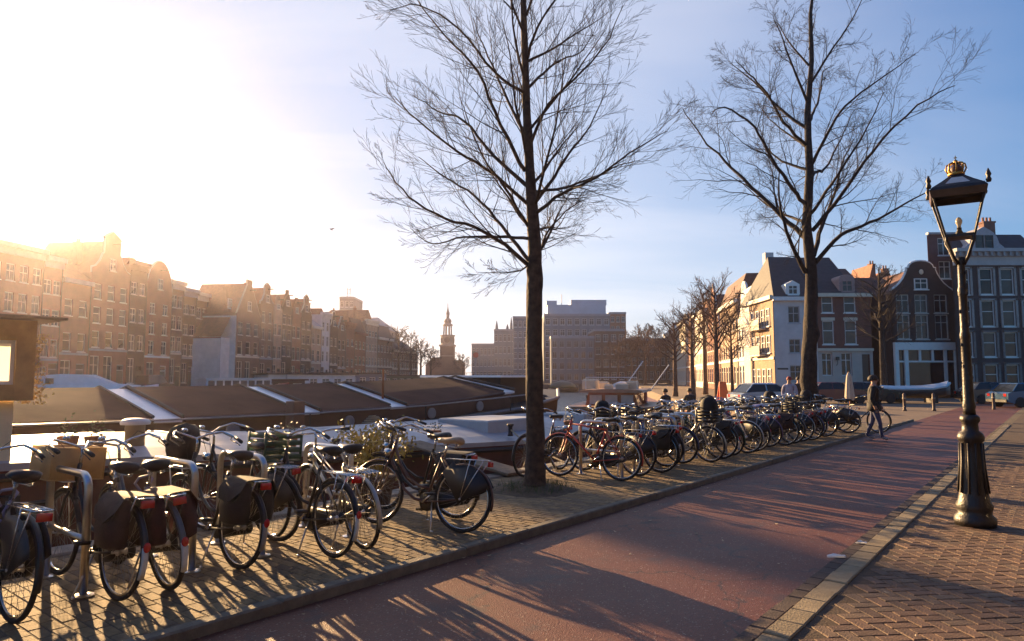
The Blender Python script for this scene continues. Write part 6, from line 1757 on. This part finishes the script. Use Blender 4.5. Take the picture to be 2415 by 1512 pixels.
Rr.update({'belly': (.2, .16), 'chest': (.225, .165), 'collar': (.16, .11), 'pelvis': (.19, .15)})
for k in ('shl', 'shr'): Rr[k] = .1
for k in ('ell', 'elr'): Rr[k] = .075
def ex(t):
    head_bits(t, 1.68, .02, m_hair); fingers(t, [(-.24, .22, .83, 0, .1, -1), (.24, .04, .83, 0, .1, -1)], skin)
    part('jacket_hem', MB().loft([[(.225 * c_, .18 * s_ + .0, z) for c_, s_ in [(math.cos(k * math.pi / 8), math.sin(k * math.pi / 8)) for k in range(16)]] for z in (.8, .9, 1.05)]), m_jk, t, True)
person('person in black jacket and blue jeans walking on the cycle path by the kerb', ST(21.1, 4.05, 0.0), ST_ROT + R(90) + R(105), J, Rr, [m_jk, m_jeans, skin, m_shoe, m_hair], [(lambda c: c.z < .1, 3), (lambda c: c.z < .88 and abs(c.x) < .2, 1), (lambda c: c.z < .95 and abs(c.x) > .19, 2), (lambda c: c.z > 1.74, 4), (lambda c: c.z > 1.5, 2)], ex)
def gpos(x, Y, z=0.0): q = at(x, 890, Y); return Vector((q.x, Y, z))
J, Rr = standing(.1)
person('person in pale lilac jacket with red cap standing beyond the second tree', gpos(1861, 27.5, -.03), R(150), J, Rr, [m_lil, m_jeans, skin, m_hair, m_hair], [(lambda c: c.z < .1, 3), (lambda c: c.z < .8, 1), (lambda c: c.z < .95 and abs(c.x) > .2, 2), (lambda c: c.z > 1.5, 2)], lambda t: (head_bits(t, 1.68, .02, m_hair, mat('red_cap', (.3, .05, .04), .7)), fingers(t, [(-.24, .2, .83, 0, .1, -1), (.24, .06, .83, 0, .1, -1)], skin)))
J, Rr = standing(.08)
person('person in dark brown coat half hidden by the second tree trunk', gpos(1883, 29, -.03), R(170), J, Rr, [m_dkj, m_dkj, skin, m_hair, m_hair], [(lambda c: c.z < .1, 3), (lambda c: c.z < .95 and abs(c.x) > .2, 2), (lambda c: c.z > 1.5, 2)], lambda t: (head_bits(t, 1.68, .02, m_hair), fingers(t, [(-.24, .18, .83, 0, .1, -1), (.24, .08, .83, 0, .1, -1)], skin)))
for i, (x, Y, r_, lab) in enumerate(((1572, 28.6, 115, 'seated person in black with dark hair at the white railed terrace'), (1628, 29.6, 100, 'second seated person in dark clothes, further right on the terrace'))):
    J, Rr = seated(.12 if i == 0 else 0)
    q = gpos(x, Y, -.1)
    person(lab, q, R(r_ - 90), J, Rr, [m_jk, m_jeans, skin, m_hair, m_hair], [(lambda c: c.z < .1, 3), (lambda c: c.z < .6 and c.y > .12, 1), (lambda c: c.y > .37 and c.z > .68 and c.z < 1.0, 2), (lambda c: c.z > 1.08, 2)], lambda t, i=i: (head_bits(t, 1.25, .13, m_hair), fingers(t, [(-.13, .47, .74 + (.12 if i == 0 else 0), .1, 1, .1), (.13, .47, .74 + (.12 if i == 0 else 0), -.1, 1, .1)], skin)))
    st_ = thing('stool', 'low wooden stool under the %s seated person' % ('first' if i == 0 else 'second'), 'stool', q, R(r_ - 90), 'stools on the floating terrace')
    part('seat', MB().cbox(-.2, .2, -.18, .18, .34, .385, .01), m_varn, st_)
    for sx in (-.16, .16):
        for sy in (-.14, .14): part('leg', MB().box(sx - .02, sx + .02, sy - .02, sy + .02, 0, .339), m_varn, st_)

# ---- parked cars
m_tyre = m_rubber; m_cglass = glass('car_glass', (.02, .025, .03), .05)
def car(label, pos, rot, paintm, L=4.1, h=1.45, van=False):
    t = thing('parked_car', label, 'car', pos, rot, 'cars parked before the end houses')
    W = .84; hz = h
    prof = [(-L / 2, .35), (-L / 2, .82), (-L / 2 + .25, .92), (-L / 2 + .9, .97), (L / 2 - 1.15, .98), (L / 2 - .25, .8), (L / 2, .65), (L / 2, .32), (L / 2 - .45, .24)]
    for cx_ in (L / 2 - .8, -L / 2 + .75):
        prof += [(cx_ + .36 * math.cos(R(a)), .25 + .36 * math.sin(R(a))) for a in (0, 30, 60, 90, 120, 150, 180)]
    b = MB(); b.prism(prof[::-1], -W, W)
    part('body', b, paintm, t)
    r0 = -L / 2 + (.2 if van else .35); r1 = L / 2 - 1.2
    def sec(z, ins, a, c): return [(a, -W + ins, z), (c, -W + ins, z), (c, W - ins, z), (a, W - ins, z)]
    part('windows', MB().loft([sec(.95, .03, r0, r1), sec(hz - .08, .17, r0 + (.1 if van else .42), r1 - .72)]), m_cglass, t)
    part('roof', MB().loft([sec(hz - .079, .16, r0 + (.09 if van else .4), r1 - .7), sec(hz - .03, .2, r0 + .5, r1 - .78), sec(hz, .32, r0 + .62, r1 - .95)]), paintm, t)
    for y in (-W + .04, W - .04):
        for (xa, za, xb, zb) in ((r1, .96, r1 - .72, hz - .08), (r0, .96, r0 + (.1 if van else .42), hz - .08), ((r0 + r1) / 2 - .1, .96, (r0 + r1) / 2 - .12, hz - .08)):
            sg = 1 if y > 0 else -1
            part('pillar', MB().tube([(xa, y, za), (xb, y - sg * .13, zb)], .035, 5), paintm, t)
    for x in (L / 2 - .8, -L / 2 + .75):
        for y in (-W + .06, W - .06):
            w = part('wheel', MB().lathe([(.2, -.1), (.3, -.1), (.32, -.06), (.32, .06), (.3, .1), (.2, .1)], 18), m_tyre, t, True, loc=(x, y, .32), rot=(R(90), 0, 0))
            part('rim', MB().lathe([(.2, -.085), (.19, .085)], 12), m_steel, w)
    for y in (-.6, .6):
        part('headlight', MB().ball((L / 2 - .08, y, .68), .11, 8, 6, (.6, 1.3, .8)), m_lens, t, True); part('tail_light', MB().box(-L / 2 - .012, -L / 2 + .05, y - .1, y + .1, .66, .82), m_red, t)
    part('bumper', MB().cbox(L / 2 - .1, L / 2 + .06, -.75, .75, .32, .48, .02), m_blackm, t); part('bumper', MB().cbox(-L / 2 - .06, -L / 2 + .1, -.75, .75, .34, .5, .02), m_blackm, t)
    for y in (-W - .08, W + .08): part('mirror', MB().ball((r1 - .25, y, 1.0), .09, 8, 6, (.6, 1, .8)), paintm, t, True)
cp_ = lambda n_, c: mat('car_' + n_, c, .25, .2, var=.05, coat=.6)
car('pale blue car with light roof left of the person in lilac', gpos(1812, 38, -.03), R(8), cp_('paleblue', (.4, .47, .55)))
car('dark red low car behind the second tree on the right', gpos(1968, 46, -.03), R(2), cp_('darkred', (.14, .03, .03)))
car('black car parked before the cream ground floor', gpos(2040, 47, -.03), R(0), cp_('black', (.02, .02, .022)))
car('bright blue car at the right frame edge', gpos(2425, 40, -.03), R(5), cp_('blue', (.02, .09, .18)))
car('dark grey car behind the lamp post', gpos(2335, 46, -.03), R(3), cp_('grey', (.04, .04, .045)))
car('dark van on the far bank beneath the tall gable', Vector((-54.4 + DL * 74 + 5, 74, .1)), ROT_L, cp_('black', (.02, .02, .022)), 4.6, 1.9, True)
# ---- bollards, parasol, signs, shrub, litter, bird
bo = MB().lathe([(.1, 0), (.1, .06), (.075, .1), (.07, .6), (.085, .64), (.085, .7), (.07, .73), (.075, .84), (.05, .92), (.01, .94)], 12).mesh('post', mat('bollard_brown', (.09, .05, .035), .6, var=.2), True)
bc = MB().lathe([(.0866, .645), (.0866, .695)], 12).mesh('band', mat('bollard_band', (.4, .35, .25), .6))
for i, (x, Y, lab) in enumerate(((2130, 36, 'brown street bollard below the middle of the white boat'), (2199, 36, 'brown street bollard below the bow of the white boat'), (2340, 37, 'brown street bollard right of the lamp post'), (2270, 44, 'small brown bollard just left of the lamp post'))):
    t = thing('bollard', lab, 'bollard', gpos(x, Y, -.03), 0, 'bollards on the cross street')
    obj('post', bo, t); obj('band', bc, t)
def parasol(label, pos, h, mt, name='parasol'):
    t = thing(name, label, 'parasol', pos)
    part('pole', MB().tube([(0, 0, .08), (0, 0, h)], .025, 6), m_varn, t); part('base', MB().lathe([(.25, 0), (.25, .06), (.05, .1)], 14), m_lead, t)
    m = MB(); rings = []
    for z, r_ in ((.75, .13), (.9, .17), (1.3, .14), (1.8, .09), (h - .03, .03)): rings.append([(r_ * (1 + .22 * (k % 2)) * math.cos(k * math.pi / 8), r_ * (1 + .22 * (k % 2)) * math.sin(k * math.pi / 8), z) for k in range(16)])
    m.loft(rings); part('canopy', m, mt, t)
parasol('closed cream parasol standing among the far bicycles left of the walking person', gpos(2002, 30, -.03), 2.0, mat('parasol_cream', (.55, .45, .34), .8))
sg = thing('warning_sign', 'orange-red folding sign board below the sunlit houses', 'sign', gpos(1704, 40, -.03), R(10))
part('board', MB().add([(-.35, -.25, .0), (.35, -.25, .0), (.2, -.02, 1.5), (-.2, -.02, 1.5), (-.35, -.22, .0), (.35, -.22, .0), (.2, .01, 1.5), (-.2, .01, 1.5)], [(0, 1, 2, 3), (7, 6, 5, 4), (0, 4, 5, 1), (1, 5, 6, 2), (2, 6, 7, 3), (3, 7, 4, 0)]), mat('sign_orange', (.7, .13, .03), .6, var=.15), sg)
part('board', MB().add([(-.35, .25, .0), (.35, .25, .0), (.2, .03, 1.5), (-.2, .03, 1.5), (-.35, .28, .0), (.35, .28, .0), (.2, .06, 1.5), (-.2, .06, 1.5)], [(3, 2, 1, 0), (4, 5, 6, 7), (0, 1, 5, 4), (1, 2, 6, 5), (2, 3, 7, 6), (3, 0, 4, 7)]), mat('sign_orange', (.7, .13, .03)), sg)
fs_ = thing('traffic_sign', 'small round red sign on a thin pole before the far bridge', 'sign', gpos(1122, 150, .0))
part('pole', MB().tube([(0, 0, -1), (0, 0, 6.6)], .09, 6), m_lead, fs_); part('disc', MB().lathe([(.6, 0), (.6, .1)], 18), m_red, fs_, loc=(0, -.1, 6.6), rot=(R(90), 0, 0))
# shrub in a tub
sh = thing('potted_shrub', 'yellow-green potted shrub at the quay edge behind the silver bicycle', 'shrub', ST(5.95, 7.05, Q_Z))
part('tub', MB().lathe([(.2, 0), (.26, .34), (.28, .36), (.25, .38)], 14), mat('tub_brown', (.08, .05, .035), .7), sh, True)
lf = MB(); rg = random.Random(5)
stm = MB()
for k in range(26):
    a = rg.uniform(0, 6.28); r_ = rg.uniform(.1, .42); top = Vector((r_ * math.cos(a), r_ * math.sin(a), rg.uniform(.55, .98)))
    stm.tube([(0.1 * math.cos(a), .1 * math.sin(a), .36), top * .6 + Vector((0, 0, .25)), top], .005, 4)
    for j in range(52):
        q = top + Vector((rg.gauss(0, .075), rg.gauss(0, .075), rg.gauss(-.06, .09))); d = Vector((rg.gauss(0, 1), rg.gauss(0, 1), rg.gauss(0, 1))).normalized(); e = d.orthogonal().normalized(); l_ = rg.uniform(.02, .042)
        lf.add([q - d * l_, q + e * l_ * .45, q + d * l_, q - e * l_ * .45], [(0, 1, 2, 3)])
part('stems', stm, m_twig, sh); part('foliage', lf, mat('shrub_leaf', (.3, .25, .05), .6, var=.4, scale=8), sh)
# litter in the gutter
for i, (s, t_, lab) in enumerate(((7.0, 1.72, 'crumpled white paper scrap in the gutter nearest the camera'), (7.75, 1.66, 'smaller white scrap a little farther along the gutter'))):
    m = MB(); rg = random.Random(i); vs = [((x - 1) * .05 * (1.6 if i == 0 else 1) + rg.uniform(-.012, .012), (y - 1) * .025 + rg.uniform(-.01, .01), rg.uniform(.003, .028)) for x in range(3) for y in range(3)]
    m.add(vs, [(0, 3, 4, 1), (1, 4, 5, 2), (3, 6, 7, 4), (4, 7, 8, 5)])
    m.add([(x, y, 0.001) for x, y, z in vs], [(1, 4, 3, 0), (2, 5, 4, 1), (4, 7, 6, 3), (5, 8, 7, 4)])
    part('paper_scrap', m, mat('paper', (.75, .74, .72), .7), None, loc=ST(s, t_, P_Z - .01), label=lab, cat='litter', group='litter in the gutter')
fl2 = MB(); rg = random.Random(12)
for k in range(260):
    q = ST(rg.uniform(2.5, 22), rg.choice([rg.uniform(4.6, 7.2), rg.uniform(4.3, 4.55), rg.uniform(1.9, 4.3), rg.uniform(-2, 1.3)]), 0)
    t_ = -q.x * math.cos(SA) + q.y * math.sin(SA); z = (Q_Z if t_ > KB else (0.0 if t_ > RA else P_Z)) + .006
    a = rg.uniform(0, 6.28); r_ = rg.uniform(.012, .032); c, s_ = math.cos(a) * r_, math.sin(a) * r_
    fl2.add([(q.x - c, q.y - s_, z + .004), (q.x + s_ * .5, q.y - c * .5, z), (q.x + c, q.y + s_, z + .01), (q.x - s_ * .5, q.y + c * .5, z + .003)], [(0, 1, 2, 3)])
part('fallen_leaves', fl2, mat('dry_leaf', (.42, .33, .22), .8, var=.5), None, label='dry leaves scattered over quay and cycle path', cat='leaves', kind='stuff')
bd_ = thing('bird', 'single dark bird flying high over the canal', 'bird', at(781, 541, 60), (R(10), R(15), R(60)))
part('body', MB().loft([[(x, r_ * math.cos(k * math.pi / 4), r_ * math.sin(k * math.pi / 4)) for k in range(8)] for x, r_ in ((-.2, .01), (-.12, .035), (0, .055), (.12, .04), (.17, .03), (.21, .008))]), m_hair, bd_, True)
for s in (-1, 1): part('wing', MB().add([(.08, s * .03, .02), (.1, s * .2, .1), (.0, s * .42, .14), (-.08, s * .2, .09), (-.08, s * .03, .02)], [(0, 1, 2, 3, 4) if s > 0 else (4, 3, 2, 1, 0)]), m_hair, bd_)
# ================================================================== HAZE
hz = MB().box(-140, 140, -45, 660, -3.2, 36)
hm = bpy.data.materials.new('haze_air'); hm.use_nodes = True
n, l = hm.node_tree.nodes, hm.node_tree.links
for x in list(n):
    if x.type != 'OUTPUT_MATERIAL': n.remove(x)
pv = n.new('ShaderNodeVolumePrincipled')
pv.inputs['Color'].default_value = (.97, .86, .95, 1)
pv.inputs['Density'].default_value = .00034
pv.inputs['Anisotropy'].default_value = .82
l.new(pv.outputs[0], [x for x in n if x.type == 'OUTPUT_MATERIAL'][0].inputs['Volume'])
o = part('haze', hz, hm, None)
o['kind'] = 'stuff'; o['label'] = 'thin golden winter haze hanging over the whole canal'; o['category'] = 'haze'
